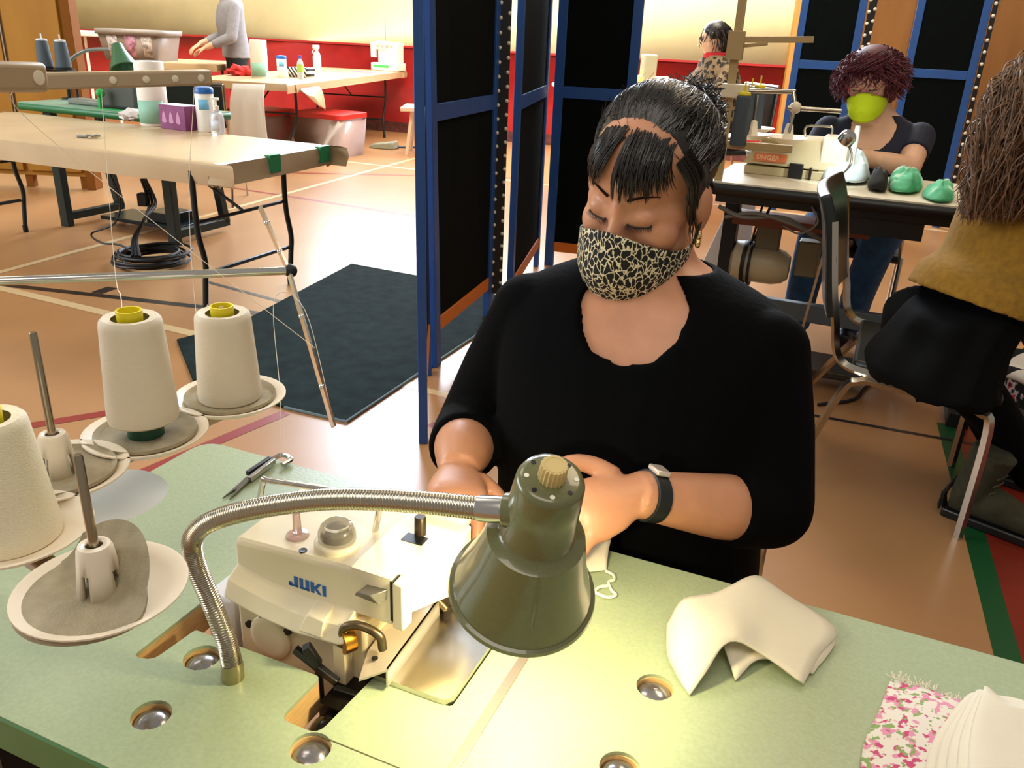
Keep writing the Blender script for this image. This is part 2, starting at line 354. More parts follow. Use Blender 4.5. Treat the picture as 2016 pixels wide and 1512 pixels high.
# ================================================================== overlock machine
m_cream = M('cream_enamel', 'E9DCBD', .38, bump=.02, bscale=400); m_cream2 = M('cream_casting', 'D5C4A0', .45, bump=.03, bscale=120)
m_clear = M('clear_plastic', 'FBF6E4', .08, trans=.85); m_oil = M('brass_bronze', 'B98332', .3, 1); m_oily = M('oily_steel', '6E5F46', .35, .9, var=.4, vscale=60)
om = thing('overlock_machine', 'cream overlock sewing machine with blue lettering set into the green table', 'sewing machine', TBL @ V((-.44, .62, .74)), -22.9)
g = MB(TBL)                           # casting under the cover
g.bb((-.545, .566, .70), (-.385, .72, .815)); g.build('machine_bed', m_cream2, om, bevel=.004)
g = MB(TBL)
def sec(u, zt, zl): return [V((u, .548, zl)), V((u, .556, zl+.018)), V((u, .572, zl+.026)), V((u, .5735, zt-.004)), V((u, .578, zt)), V((u, .70, zt+.004)), V((u, .705, zt-.01)), V((u, .705, .78))]
g.loft([sec(-.546, .862, .806), sec(-.534, .863, .802), sec(-.50, .865, .795), sec(-.455, .867, .791), sec(-.405, .870, .795), sec(-.398, .870, .799)]); cov = g.build('upper_cover', m_cream, om, bevel=.0025)
g = MB(TBL); g.add([(-.452, .5475, .797), (-.424, .5475, .797), (-.424, .5735, .797), (-.452, .5735, .797), (-.444, .553, .816), (-.423, .553, .815), (-.423, .5735, .822), (-.444, .5735, .822)], [(0,3,2,1),(4,5,6,7),(0,1,5,4),(1,2,6,5),(2,3,7,6),(3,0,4,7)]); g.build('cover_boss', m_cream, om, bevel=.0015)
g = MB(TBL)                           # right hand cover block
bl = [(-.402, .571), (-.357, .571), (-.357, .585), (-.355, .585), (-.325, .640), (-.330, .688), (-.345, .697), (-.398, .692), (-.404, .66)]
g.prism([rpoly(bl, .002, 2)], .822, .8745); g.build('side_cover', m_cream, om, bevel=.003)
g = MB(TBL); g.bb((-.3555, .5700, .818), (-.3435, .588, .8715)); g.build('side_cover_lip', m_cream, om, bevel=.002)
g = MB(TBL); g.bb((-.3592, .5712, .826), (-.3552, .59, .872)); g.build('slot', m_black, om)
# lettering, blue block capitals
m_blue = M('print_blue', '1F5FA8', .4)
g = MB(TBL)
Lx = TR(-.479, .5728, .8275) @ MX.Rotation(R(90), 4, 'X')
hh = .0125; sw = .0040
def blk(x0, y0, x1, y1): g.prism([[(x0, y0), (x1, y0), (x1, y1), (x0, y1)]], 0, .0009, Lx)
x = 0
blk(x, 0, x+.0042, .0045); blk(x, 0, x+.0115, .0028); blk(x+.0068, 0, x+.0115, hh); x = .0135
blk(x, 0, x+.0042, hh); blk(x, 0, x+.0115, .0028); blk(x+.0073, 0, x+.0115, hh); x = .027
blk(x, 0, x+.0042, hh)
g.prism([[(x+.0046, .0055), (x+.0088, 0), (x+.0128, 0), (x+.0078, .0065), (x+.0128, hh), (x+.0088, hh), (x+.0046, .0075)]], 0, .0009, Lx); x = .0412
blk(x, 0, x+.0042, hh)
tag(g.build('lettering', m_blue, cov), 'blue lettering')
# sight dome, oil tube, screws, knob
pd = V((-.440, .604, .870))
g = MB(TBL); g.lathe([(.0235, -.01), (.0235, .004), (.021, .006), (.0195, .006)], 30, TR(pd)); g.build('dome_collar', m_cream, om, bevel=.001)
g = MB(TBL); g.lathe([(.0195, 0), (.0190, .012), (.0165, .017), (.0135, .0175), (.013, .0205), (.0001, .021)], 30, TR(pd+V((0, 0, .004)))); g.build('oil_sight_dome', m_clear, om)
g = MB(TBL); g.lathe([(.011, 0), (.011, .008), (.005, .0095)], 20, TR(pd+V((0, 0, .005)))); g.build('dome_core', m_oily, om)
pt = V((-.488, .602, .8665))
g = MB(TBL); g.lathe([(.0125, 0), (.0115, .0018), (.0052, .003), (.0045, .008), (.004, .026), (.0036, .027)], 22, TR(pt)); g.build('oil_tube', M('pink_clear', 'F3D7CB', .1, trans=.7), om)
for q in ((-.466, .5815, .8672), (-.452, .676, .871)):
    g = MB(TBL); g.lathe([(.0042, -.002), (.0042, .0006), (.003, .0004)], 14, TR(q)); g.build('cover_screw', m_black, om)
g = MB(TBL); g.lathe([(.0062, 0), (.0062, .020), (.0052, .0215)], 18, TR(-.371, .652, .874)); g.build('push_knob', M('dark_bronze', '3A2F20', .4, .6), om)
g = MB(TBL); g.bb((-.383, .633, .8735), (-.359, .648, .8752)); g.build('knob_recess', m_black, om)
g = MB(TBL); g.bb((-.395, .688, .868), (-.338, .704, .884)); g.build('tension_bracket', m_cream, om, bevel=.002)
# lever at the front, presser arm, bracket, loopers
g = MB(TBL); g.add([(-.392, .560, .852), (-.364, .560, .850), (-.362, .572, .850), (-.384, .572, .852), (-.388, .558, .858), (-.372, .557, .860), (-.360, .572, .862), (-.384, .572, .860)], [(0,3,2,1),(4,5,6,7),(0,1,5,4),(1,2,6,5),(2,3,7,6),(3,0,4,7)]); g.build('tension_lever', M('grey_lever', '7C776E', .35, .6), om, bevel=.001)
g = MB(TBL); g.tube(cr([(-.405, .556, .790), (-.402, .556, .812), (-.385, .558, .820), (-.366, .562, .812), (-.362, .562, .797)], 6), .0045, 10); g.build('presser_arm', m_oily, om)
g = MB(TBL); g.lathe([(.013, 0), (.013, .012), (.010, .013)], 22, axis_mx((-.404, .553, .797), (-.396, .566, .797))); g.build('bronze_ring', m_oil, om)
def oz(x, y, z): return T_(FZ(x, y, z))
g = MB(TBL); zq = .788; fa, fb_, fc_, fd_ = oz(706, 1338, zq-.016), oz(763, 1318, zq), oz(866, 1178, zq), oz(800, 1170, zq); fe = oz(724, 1282, zq)
q4 = [fa, fb_, fc_, fd_, fe]; dn_ = V((0, 0, -.0025)); g.add(q4+[q+dn_ for q in q4], [(0, 1, 2, 3, 4), (9, 8, 7, 6, 5)]+[(i, i+5, (i+1) % 5+5, (i+1) % 5) for i in range(5)])
g.add([fb_, fc_, V((fc_.x, fc_.y, .766)), V((fb_.x, fb_.y, .766))]+[q+V((-.002, 0, 0)) for q in (fb_, fc_, V((fc_.x, fc_.y, .766)), V((fb_.x, fb_.y, .766)))], [(0, 1, 2, 3), (7, 6, 5, 4), (0, 4, 5, 1), (2, 6, 7, 3), (3, 7, 4, 0), (1, 5, 6, 2)]); g.build('front_bracket', M('bracket_nickel', 'CFC4B4', .32, .6), om)
g = MB(TBL); g.prism([circ(0, 0, .0032, 14)], 0, .0006, TR(oz(730, 1300, zq)+V((.002, .004, .0)))); g.build('bracket_hole', m_black, om)
g = MB(TBL); g.bb((-.414, .552, .735), (-.400, .566, .79)); g.build('looper_bracket', m_cream2, om, bevel=.001)
g = MB(TBL); g.bar((-.455, .545, .775), (-.405, .545, .752), .007, .008); g.bar((-.437, .540, .789), (-.428, .546, .765), .010, .009); g.bar((-.428, .546, .765), (-.428, .547, .71), .006, .006); g.bar((-.405, .540, .748), (-.372, .545, .745), .007, .007); g.build('looper_linkage', m_black, om, bevel=.001)
g = MB(TBL); g.sph((-.392, .505, .715), (.02, .024, .03)); g.bb((-.41, .52, .69), (-.37, .60, .745)); g.tube([(-.405, .53, .735), (-.402, .515, .72), (-.4, .50, .70)], .006, 8); g.build('looper_cam', M('oil_black', '120C07', .2, .3), om)
g = MB(TBL); g.lathe([(.026, 0), (.026, .004), (.022, .006), (.018, .0062)], 30, axis_mx((-.502, .567, .758), (-.502, .55, .758))); g.build('round_cover', m_cream2, om, bevel=.001)
for a in (35, 110, 165):
    g = MB(TBL); g.lathe([(.0042, 0), (.0042, .003)], 12, axis_mx((-.502+.0285*math.cos(R(a)), .5655, .758+.0285*math.sin(R(a))), (-.502+.0285*math.cos(R(a)), .55, .758+.0285*math.sin(R(a))))); g.build('cover_screw', m_black, om)
g = MB(TBL); g.prism([rpoly([(-.3715, .557), (-.285, .557), (-.285, .722), (-.33, .735), (-.3715, .735)], [.002, .012, .01, .004, .004], 5)], .7585, .7665); g.build('cloth_plate', M('worn_steel', 'C2BDB2', .24, 1, var=.2, vscale=14, bump=.05, bscale=30), om, bevel=.002)
pf_ = oz(882, 1150, .79); g = MB(TBL); g.bb((pf_.x-.016, pf_.y-.02, .767), (pf_.x+.006, pf_.y+.03, .800)); g.bar(pf_+V((-.004, -.005, .03)), pf_+V((-.002, -.015, -.012)), .006, .006); g.bar(pf_+V((.006, .01, .035)), pf_+V((.006, .0, -.012)), .004, .004); g.tube([pf_+V((-.012, -.02, .0)), pf_+V((.012, -.024, -.014))], .004, 8); g.build('presser_foot', m_oily, om, bevel=.001)
g = MB(TBL); g.lathe([(.035, 0), (.040, .004), (.040, .016), (.034, .020), (.012, .021)], 36, axis_mx((-.548, .64, .80), (-.575, .64, .80))); g.build('handwheel', m_cream2, om, bevel=.001)
g = MB(TBL); g.bb((-.599, .575, .66), (-.562, .655, .775)); g.build('belt_guard', M('white_guard', 'DAD6DA', .35), om, bevel=.004)
g = MB(TBL); g.bb((-.599, .662, .70), (-.552, .79, .80)); g.build('motor_cover', m_black, om, bevel=.01)
g = MB(TBL); pr = [T_(FZ(505, 1010, .84)), T_(FZ(519, 944, .91)), T_(FZ(690, 972, .91)), T_(FZ(748, 992, .905)), T_(FZ(738, 1050, .868))]
g.tube(cr([pr[0], pr[0].lerp(pr[1], .8), pr[1], pr[1].lerp(pr[2], .08), pr[2], pr[3].lerp(pr[2], .1), pr[3], pr[3].lerp(pr[4], .15), pr[4]], 5), .0034, 10); g.build('thread_frame', m_chrome, om)

# ================================================================== gooseneck lamp
m_lamp = M('olive_enamel', '67673F', .28, coat=.6, var=.06, vscale=300); m_ivory = M('ivory_knob', 'D8BF7E', .4); m_lampin = M('lamp_inner', 'F4F0E0', .3)
lp = thing('desk_lamp', 'olive green gooseneck desk lamp over the sewing machine, switched on', 'lamp', TBL @ V((-.495, .498, ZT)), -22.9)
cap, rim = PX(1086, 940, .650), PX(1028, 1158, .755)
AX = axis_mx(cap, rim); LL = (rim-cap).length
cap2 = cap+V((0, 0, 0))
neck = [PX(x, y, w) for x, y, w in ((458, 1312, .822), (446, 1262, .818), (416, 1185, .812), (388, 1118, .806), (378, 1066, .80), (404, 1033, .79), (470, 1009, .775), (560, 992, .758), (650, 983, .742), (750, 984, .724), (850, 991, .706), (948, 1001, .688))]
pth = cr(neck, 50); rr = [.0098*(1.0 if (i % 3) else .93) for i in range(len(pth))]
g = MB(); g.tube(pth, rr, 14); g.build('gooseneck', M('gooseneck_steel', 'B7AE9C', .22, 1), lp)
bp = V(TBL @ V((-.495, .498, ZT)))
g = MB(); g.tube([bp-V((0, 0, .002)), bp+V((0, 0, .003)), bp.lerp(neck[0], .9), neck[0].lerp(neck[1], .15)], [.0115, .0112, .0108, .0103], 18); g.build('base_ferrule', M('ferrule_brass', 'A89D78', .3, .9), lp)
sd = (neck[-1]-neck[-2]).normalized(); s_end = AX @ V((0, 0, LL*.42))
hp = PX(1000, 1004, .682)
g = MB(); g.tube([neck[-1]-sd*.002, neck[-1]+sd*.004, hp], [.0108, .0112, .0112], 16); g.build('neck_ferrule', m_steel, lp)
g = MB(); g.tube([hp-sd*.002, hp+sd*.01, hp+sd*.03], [.0145, .0150, .013], 18); g.build('neck_socket', m_lamp, lp, bevel=.001)
g = MB(); k = LL
g.lathe([(.0001, 0), (.021, 0), (.0255, .0015), (.0275, .006), (.0290, .03), (.0305, .066), (.0335, .070), (.0415, .0735), (.0425, .078), (.0490, .110), (.0600, k-.012), (.0625, k-.004), (.0655, k-.003), (.0665, k+.001), (.0645, k+.003),
         (.0610, k-.002), (.0575, k-.012), (.046, .110), (.040, .082), (.030, .074), (.027, .03), (.0001, .010)], 56, AX, cap=False); sh = g.build('lamp_shade', m_lamp, lp, sharp=50)
g = MB()
kn = 20; prof = [(.0098, -.015), (.0104, -.013), (.0108, 0)]
rings = []
for r_, z in prof: rings.append([AX @ V((r_*(1+.05*(-1)**j)*math.cos(2*PI*j/40), r_*(1+.05*(-1)**j)*math.sin(2*PI*j/40), z)) for j in range(40)])
g.loft(rings); g.lathe([(.0082, -.0152), (.0074, -.0152), (.007, -.0142), (.0001, -.0142)], 24, AX, cap=False); g.build('switch_knob', m_ivory, lp)
for a in range(8):
    an = 2*PI*a/8+.25; q = V((.0195*math.cos(an), .0195*math.sin(an), -.0003)); g = MB(); g.lathe([(.0021, 0), (.0021, .0012)], 12, AX @ TR(q)); g.build('vent_hole', m_black if a % 2 else m_lampin, lp)
m_bulb = M('lit_bulb', 'FFE9B8', .3, emit=45)
g = MB(); g.sph(AX @ V((0, 0, k-.062)), .022); g.build('bulb', m_bulb, lp)
sp = bpy.data.lights.new('bulb_light', 'POINT'); sp.energy = 4.2; sp.color = (1, .86, .52); sp.shadow_soft_size = .02
so = bpy.data.objects.new('bulb_light', sp); COL.objects.link(so); so.location = AX @ V((0, 0, k-.028))

# ================================================================== thread stand with cones
m_beige = M('stand_beige', 'AE987A', .3); m_disc = M('disc_ivory', 'EADCC4', .35); m_felt = M('grey_felt', 'A2967A', .9, var=.12, vscale=60, bump=.25, bscale=500); m_pin = M('pin_steel', 'A59880', .25, 1)
ZD = .944
st = thing('thread_stand', 'beige and chrome thread stand with spool discs at the left of the green table', 'thread stand', TBL @ V((-.80, .60, ZT)), -22.9)
discs = {}
for nm, x, y in (('a', 30, 1062), ('b', 204, 1180), ('c', 120, 945), ('d', 290, 868), ('e', 455, 795)): discs[nm] = T_(FZ(x, y, ZD))
DR = .0625
def disc(c, mat=m_disc):
    g = MB(TBL); g.lathe([(.0001, .004), (.034, .004), (.050, .0075), (.060, .0125), (DR, .0125), (DR, .011), (.052, .004), (.036, 0), (.0001, 0)], 44, TR(c), cap=False); return g.build('spool_disc', mat, st)
for nm, c in discs.items(): disc(c)
def felt(c, r=.051):
    g = MB(TBL); g.lathe([(.0001, .0045), (r-.006, .0045), (r, .0095), (r, .013), (r-.005, .0085), (.0001, .0085)], 40, TR(c), cap=False); g.build('felt_pad', m_felt, st)
for nm in 'cde': felt(discs[nm])
def felt_fold(c):
    g = MB(TBL); dr = (TBI.to_3x3() @ V((.62, .78, 0))).normalized(); sd_ = V((-dr.y, dr.x, 0)); rings = []
    def pt(r, a, up):
        x, y = r*math.cos(a), r*math.sin(a); s0 = -.004; z = .0055+up
        if x > s0:
            t = x-s0; th = min(.80, t*26); x = s0+math.cos(th)*t; z += math.sin(th)*t
        return c+dr*x+sd_*y+V((0, 0, z))-dr*.006
    n = 48; rs = [.0005, .012, .022, .031, .040, .048, .056]
    rings = [[pt(r, 2*PI*j/n, .004) for j in range(n)] for r in rs]+[[pt(r, 2*PI*j/n, 0) for j in range(n)] for r in rs[::-1]]
    g.loft(rings, cap=False); tag(g.build('felt_pad', m_felt, st), 'grey felt pad folded up at the back')
felt_fold(discs['b'])
def holder(c):                        # slotted cone centre with pin
    g = MB(TBL); n = 32; rings = []
    for r, z in ((.0165, .006), (.0135, .030), (.0115, .046), (.0105, .0485), (.0065, .0485)): rings.append([c+V((r*math.cos(2*PI*j/n), r*math.sin(2*PI*j/n), z)) for j in range(n)])
    vs = [q for r in rings for q in r]; fs = []
    for i in range(len(rings)-1):
        for j in range(n):
            if i < 1 and j % 8 in (0, 1): continue
            q = (j+1) % n; fs.append((i*n+j, i*n+q, (i+1)*n+q, (i+1)*n+j))
    g.add(vs, fs); g.build('cone_holder', m_disc, st, solid=.003)
for nm in 'bc': holder(discs[nm])
def pin(c, h): g = MB(TBL); g.tube([c+V((0, 0, .004)), c+V((0, 0, h-.002)), c+V((0, 0, h))], [.0036, .0036, .0026], 12); g.build('spool_pin', m_pin, st)
pin(discs['b'], .125); pin(discs['c'], .150); pin(discs['e'], .118); pin(discs['d'], .10); pin(discs['a'], .09)
# arms carrying the discs, post, guide rod, overhead rail
g = MB(TBL)
cx_ = (discs['a']+discs['c'])*.5
for nm in 'abcde':
    c = discs[nm]; 
for a, b in (('b', 'a'), ('c', 'd'), ('d', 'e'), ('a', 'c')): g.bar(discs[a]-V((0, 0, .006)), discs[b]-V((0, 0, .006)), .018, .010)
pq = V((-.835, .46, 0)); g.bar(discs['c']-V((0, 0, .006)), V((pq.x, pq.y, ZD-.006)), .02, .012); g.build('disc_arm', m_beige, st, bevel=.002)
g = MB(TBL); g.bb((pq.x-.011, pq.y-.011, ZT), (pq.x+.011, pq.y+.011, 1.335)); g.build('post', m_beige, st, bevel=.002)
g = MB(TBL); g.lathe([(.03, 0), (.03, .006), (.018, .012)], 24, TR(pq.x, pq.y, ZT)); g.build('post_foot', m_dark, st)
b0, b1 = T_(PX(-140, 558, .98)), T_(PX(572, 533, 1.18))
g = MB(TBL); g.tube([b0, b1], .0058, 14); g.build('guide_rod', m_chrome, st)
g = MB(TBL); g.bar(V((pq.x, pq.y, b0.z)), b0, .016, .016); g.build('rod_clamp', m_beige, st, bevel=.002)
g = MB(TBL); g.sph(b1, .0095); g.build('rod_joint', m_dark, st)
e0, e1 = T_(PX(512, 408, 1.21)), T_(PX(657, 840, 1.13)); mid_ = b1+V((0, -.004, 0))
g = MB(TBL); g.bar(mid_, e0, .008, .0035, up=(0, 1, .3)); g.bar(mid_, e1, .008, .0035, up=(0, 1, .3))
for t in (.3, .75): g.sph(mid_.lerp(e1, t), .0045, nu=10, nv=6); g.sph(mid_.lerp(e0, t), .0045, nu=10, nv=6)
g.build('thread_guide', m_chrome, st)
r0, r1 = T_(PX(-60, 163, .98)), T_(PX(412, 152, 1.15))
g = MB(TBL); g.bar(r0, r1, .022, .0195); g.build('overhead_rail', m_beige, st, bevel=.003)
q0, q1 = T_(PX(-90, 150, .80)), T_(PX(84, 152, .90))
g = MB(TBL); g.bar(q0, q1, .018, .030); g.build('rail_sleeve', m_beige, st, bevel=.006, seg=4)
g = MB(TBL); g.bar(q0, V((pq.x, pq.y, 1.325)), .02, .02); g.bar(r0, V((pq.x, pq.y, 1.32)), .02, .018); g.build('rail_bracket', m_beige, st, bevel=.002)
m_eye = M('porcelain_eyelet', 'E6DBC2', .3)
rdv = (r1-r0).normalized(); fn = rdv.cross(V((0, 0, 1))).normalized()
if (TBL @ fn).y > 0: fn = -fn
for i, xx in enumerate((198, 266, 328, 386)):
    t = (xx+60)/472; c = r0.lerp(r1, t)+fn*.0105; g = MB(TBL); g.lathe([(.0045, 0), (.0045, .0015), (.002, .0022)], 14, axis_mx(c, c+fn)); g.build('eyelet', m_eye, st)
qdv = (q1-q0).normalized(); fq = qdv.cross(V((0, 0, 1))).normalized(); 
if (TBL @ fq).y > 0: fq = -fq
c = q0.lerp(q1, .86)+fq*.0085; g = MB(TBL); g.lathe([(.0075, 0), (.0075, .0015), (.004, .002)], 16, axis_mx(c, c+fq)); g.build('eyelet', m_eye, st)
g = MB(TBL); g.lathe([(.0001, .003), (.040, .003), (.055, .009), (.0565, .009), (.042, 0), (.0001, 0)], 40, TR(T_(FZ(215, 992, .90))), cap=False); tag(g.build('spool_disc', M('frosted_disc', 'F4F8F8', .3, trans=.35), st), 'translucent spare disc')
# cones
m_thr = M('thread_white', 'DCCFB6', .65, bump=.25, bscale=300, stretch=(1, 1, 6)); m_thr2 = M('thread_cream', 'EBE0C2', .75, bump=.3, bscale=300, stretch=(1, 1, 4)); m_yc = M('yellow_core', 'E3D016', .4); m_gcore = M('green_core', '0F4A33', .35)
def cone(nm, c, rb, rt, h, mt, label, lift=0, core=m_yc):
    t = thing('thread_cone', label, 'thread cone', TBL @ c, -22.9, 'thread cones on the near stand'); b = T_(TBL @ c)+V((0, 0, lift))
    g = MB(TBL); pr = [(rb*.45, 0), (rb*.93, 0), (rb*.985, .002), (rb, .008)]+[(rb+(rt-rb)*k/14, .008+(h-.016)*k/14) for k in range(1, 15)]+[(rt*.97, h-.004), (rt*.88, h-.001), (rt*.6, h-.002)]
    g.lathe(pr, 44, TR(b), cap=False); g.build('wound_thread', mt, t)
    g = MB(TBL); g.lathe([(rt*.40, h-.012), (rt*.42, h+.006), (rt*.36, h+.006), (rt*.30, h-.012)], 30, TR(b), cap=False); g.build('core_ring', core, t)
    return t
t1 = cone('d', discs['d']+V((0, 0, .0085)), .0352, .0300, .112, m_thr, 'white thread cone with yellow core raised on a dark green base, middle of the stand', lift=.018)
g = MB(TBL); g.lathe([(.0185, 0), (.0165, .02)], 28, TR(T_(TBL @ (discs['d']+V((0, 0, .0085)))))); tag(g.build('inner_cone', m_gcore, t1), 'dark green inner cone')
cone('e', discs['e']+V((0, 0, .0085)), .0355, .0305, .105, m_thr, 'white thread cone with steel pin through it, farthest disc of the stand')
cone('a', discs['a']+V((.001, -.003, .0045)), .0395, .0295, .112, m_thr2, 'creamy thread cone cut off by the left edge of the view')
# loose threads from the cones to the guides
m_yarn = M('yarn', 'EFE6D2', .7)
def thr(pts, parent, r=.00045): g = MB(TBL); g.tube(cr(pts, 6), r, 5); g.build('thread', m_yarn, parent)
ct = kids(t1)
ta = discs['d']+V((0, 0, .14)); tb_ = discs['e']+V((0, 0, .117))
thr([ta+V((-.01, 0, 0)), ta.lerp(T_(PX(228, 560, 1.0)), .6), T_(PX(225, 520, 1.02)), T_(PX(198, 160, 1.07))], st)
t2 = [o for o in bpy.data.objects if o.name.startswith('thread_cone') and o.parent is None][1]
thr([tb_+V((-.02, 0, 0)), T_(PX(388, 630, 1.1)), T_(PX(372, 400, 1.12)), T_(PX(383, 160, 1.14))], st)
thr([T_(PX(620, 685, 1.15)), T_(PX(440, 545, 1.13)), T_(PX(60, 240, 1.05)), T_(PX(30, 165, 1.0))], st)
thr([T_(PX(655, 820, 1.14)), T_(PX(600, 610, 1.16)), T_(PX(540, 590, 1.16)), T_(PX(552, 780, 1.12)), T_(PX(553, 900, 1.1))], st)

# ================================================================== things lying on the green table
def pt_(x, y, z=ZT): return T_(FZ(x, y, z))
m_snip = M('snip_steel', '8B8578', .25, .9)
sn = thing('thread_snips', 'small steel thread snips lying open on the far left of the green table', 'snips', TBL @ pt_(510, 945), -22.9)
a, b, c_ = pt_(442, 983), pt_(540, 918), pt_(462, 982)
for nm, tip, o1 in (('blade', pt_(438, 984), V((0, 0, 0))), ('blade', pt_(452, 986), V((0, -.006, 0)))):
    pv = pt_(495, 944)+o1; d = (pv-tip); n = V((-d.y, d.x, 0)).normalized()
    g = MB(TBL); g.add([tip+V((0, 0, .001)), pv+n*.0055+V((0, 0, .001)), pv-n*.004+V((0, 0, .001)), tip+V((0, 0, .003)), pv+n*.0055+V((0, 0, .005)), pv-n*.004+V((0, 0, .005))], [(0, 1, 2), (3, 5, 4), (0, 3, 4, 1), (1, 4, 5, 2), (2, 5, 3, 0)]); g.build('blade', m_snip, sn)
g = MB(TBL); g.bar(pt_(488, 940)+V((0, 0, .006)), pt_(533, 912)+V((0, 0, .008)), .007, .007); g.build('handle', m_black, sn, bevel=.001)
g = MB(TBL); g.bar(pt_(492, 950)+V((0, 0, .005)), pt_(540, 915)+V((0, 0, .007)), .007, .008); g.build('handle', m_steel, sn, bevel=.001)
g = MB(TBL); g.tube(cr([pt_(536, 912)+V((0, 0, .006)), pt_(556, 905)+V((0, 0, .008)), pt_(574, 912)+V((0, 0, .007)), pt_(556, 922)+V((0, 0, .006))], 6), .0035, 8); g.build('spring_bow', m_steel, sn)
# folded white cloth
m_cloth = M('white_cotton', 'E9DEC4', .8, bump=.08, bscale=700); m_cloth2 = M('white_cotton_stack', 'DCD2BA', .85, bump=.08, bscale=500)
def sheet(name, cs, hz, mat, parent, n=22, thick=.0025, curl=None):
    """cs: four table corners in order, hz: height function of (s, t)"""
    g = MB(TBL)
    def fn(s, t):
        p = cs[0]*(1-s)*(1-t)+cs[1]*s*(1-t)+cs[2]*s*t+cs[3]*(1-s)*t; d = curl(s, t) if curl else V((0, 0, 0))
        return p+V((0, 0, hz(s, t)))+d
    g.grid(fn, n, n); return g.build(name, mat, parent, solid=thick, sub=1)
fc = thing('folded_cloth', 'folded plain white cotton cloth tented on the right of the divider strip', 'cloth', TBL @ pt_(1470, 1260), -22.9)
ridge0, ridge1 = pt_(1465, 1185), pt_(1430, 1300)
def seg_sheet(name, rows, hs, mat, parent, nn=5, thick=.0025, sub=0):
    P = [[V((q.x, q.y, ZT+h)) for q, h in zip(r, hh_)] for r, hh_ in zip(rows, hs)]
    P = [cr(r, nn) for r in P]; cols = [cr([r[j] for r in P], nn) for j in range(len(P[0]))]; nr, nc = len(cols[0]), len(cols)
    g = MB(TBL); g.add([cols[j][i]+V((0, 0, .0012*NZ.noise(cols[j][i]*55))) for i in range(nr) for j in range(nc)], [(i*nc+j, (i+1)*nc+j, (i+1)*nc+j+1, i*nc+j+1) for i in range(nr-1) for j in range(nc-1)])
    return g.build(name, mat, parent, solid=thick, sharp=75)
seg_sheet('upper_layer', [[pt_(1313, 1235), pt_(1340, 1225), pt_(1405, 1210), pt_(1480, 1170), pt_(1530, 1180)], [pt_(1314, 1290), pt_(1348, 1275), pt_(1420, 1255), pt_(1510, 1230), pt_(1640, 1248)], [pt_(1330, 1330), pt_(1362, 1310), pt_(1432, 1300), pt_(1500, 1290), pt_(1610, 1300)], [pt_(1357, 1372), pt_(1385, 1350), pt_(1428, 1312), pt_(1500, 1318), pt_(1580, 1356)]],
          [[.004, .03, .030, .026, .012], [.003, .034, .036, .026, .008], [.003, .03, .036, .022, .008], [.002, .016, .032, .018, .006]], m_cloth, fc)
seg_sheet('lower_layer', [[pt_(1410, 1250), pt_(1480, 1215), pt_(1570, 1210)], [pt_(1420, 1290), pt_(1500, 1260), pt_(1642, 1262)], [pt_(1447, 1343), pt_(1500, 1310), pt_(1600, 1330)]], [[.012, .012, .006], [.016, .012, .003], [.0015, .010, .003]], m_cloth, fc)
# floral fabric and the stack of white pieces
m_flor = M('floral_cotton', 'F0E4D4', .85, bump=.08, bscale=500)
def floral(m):
    nt = m.node_tree; b = nt.nodes['Principled BSDF']; tc = nt.nodes.new('ShaderNodeTexCoord'); prev = None
    base = nt.nodes.new('ShaderNodeRGB'); base.outputs[0].default_value = rgb('E2D8C9'); prev = base.outputs[0]
    for sc, thr_, col, offv in ((85, .43, 'DB8FA8', 0), (110, .385, 'C0486F', 3), (120, .385, '86A05C', 7)):
        mp = nt.nodes.new('ShaderNodeMapping'); mp.inputs['Location'].default_value = (offv, offv*.7, 0); nt.links.new(tc.outputs['Object'], mp.inputs[0])
        nn = nt.nodes.new('ShaderNodeTexNoise'); nn.inputs['Scale'].default_value = sc; nn.inputs['Detail'].default_value = 2; nt.links.new(mp.outputs[0], nn.inputs['Vector'])
        cr_ = nt.nodes.new('ShaderNodeValToRGB'); cr_.color_ramp.elements[0].position = 1-thr_-.03; cr_.color_ramp.elements[1].position = 1-thr_; nt.links.new(nn.outputs['Fac'], cr_.inputs[0])
        mx = nt.nodes.new('ShaderNodeMix'); mx.data_type = 'RGBA'; nt.links.new(cr_.outputs[0], mx.inputs['Factor']); nt.links.new(prev, mx.inputs['A']); mx.inputs['B'].default_value = rgb(col); prev = mx.outputs['Result']
    nt.links.new(prev, b.inputs['Base Color'])
floral(m_flor)
fl = thing('floral_fabric', 'pink rose print cotton fabric with frayed edge at the right front of the green table', 'fabric', TBL @ pt_(1780, 1440), -22.9)
seg_sheet('fabric_layer', [[pt_(1752, 1343), pt_(1800, 1360), pt_(1870, 1388), pt_(1960, 1420)], [pt_(1728, 1410), pt_(1790, 1420), pt_(1870, 1440), pt_(1960, 1470)], [pt_(1700, 1470), pt_(1780, 1480), pt_(1860, 1500), pt_(1960, 1530)], [pt_(1690, 1550), pt_(1780, 1570), pt_(1860, 1580), pt_(1960, 1600)]], [[.003, .006, .008, .01], [.004, .012, .014, .012], [.003, .014, .014, .012], [.003, .012, .012, .01]], m_flor, fl)
g = MB(TBL)
for i in range(60):
    t = random.random(); p = pt_(1752, 1343).lerp(pt_(1900, 1398), t)+V((0, 0, ZT*0+.006)); d = V((random.uniform(-.006, .006), random.uniform(.001, .010), random.uniform(-.001, .006)))
    g.tube([p, p+d*.6+V((random.uniform(-.003, .003), 0, .001)), p+d], .0004, 4)
g.build('frayed_edge', m_yarn, fl)
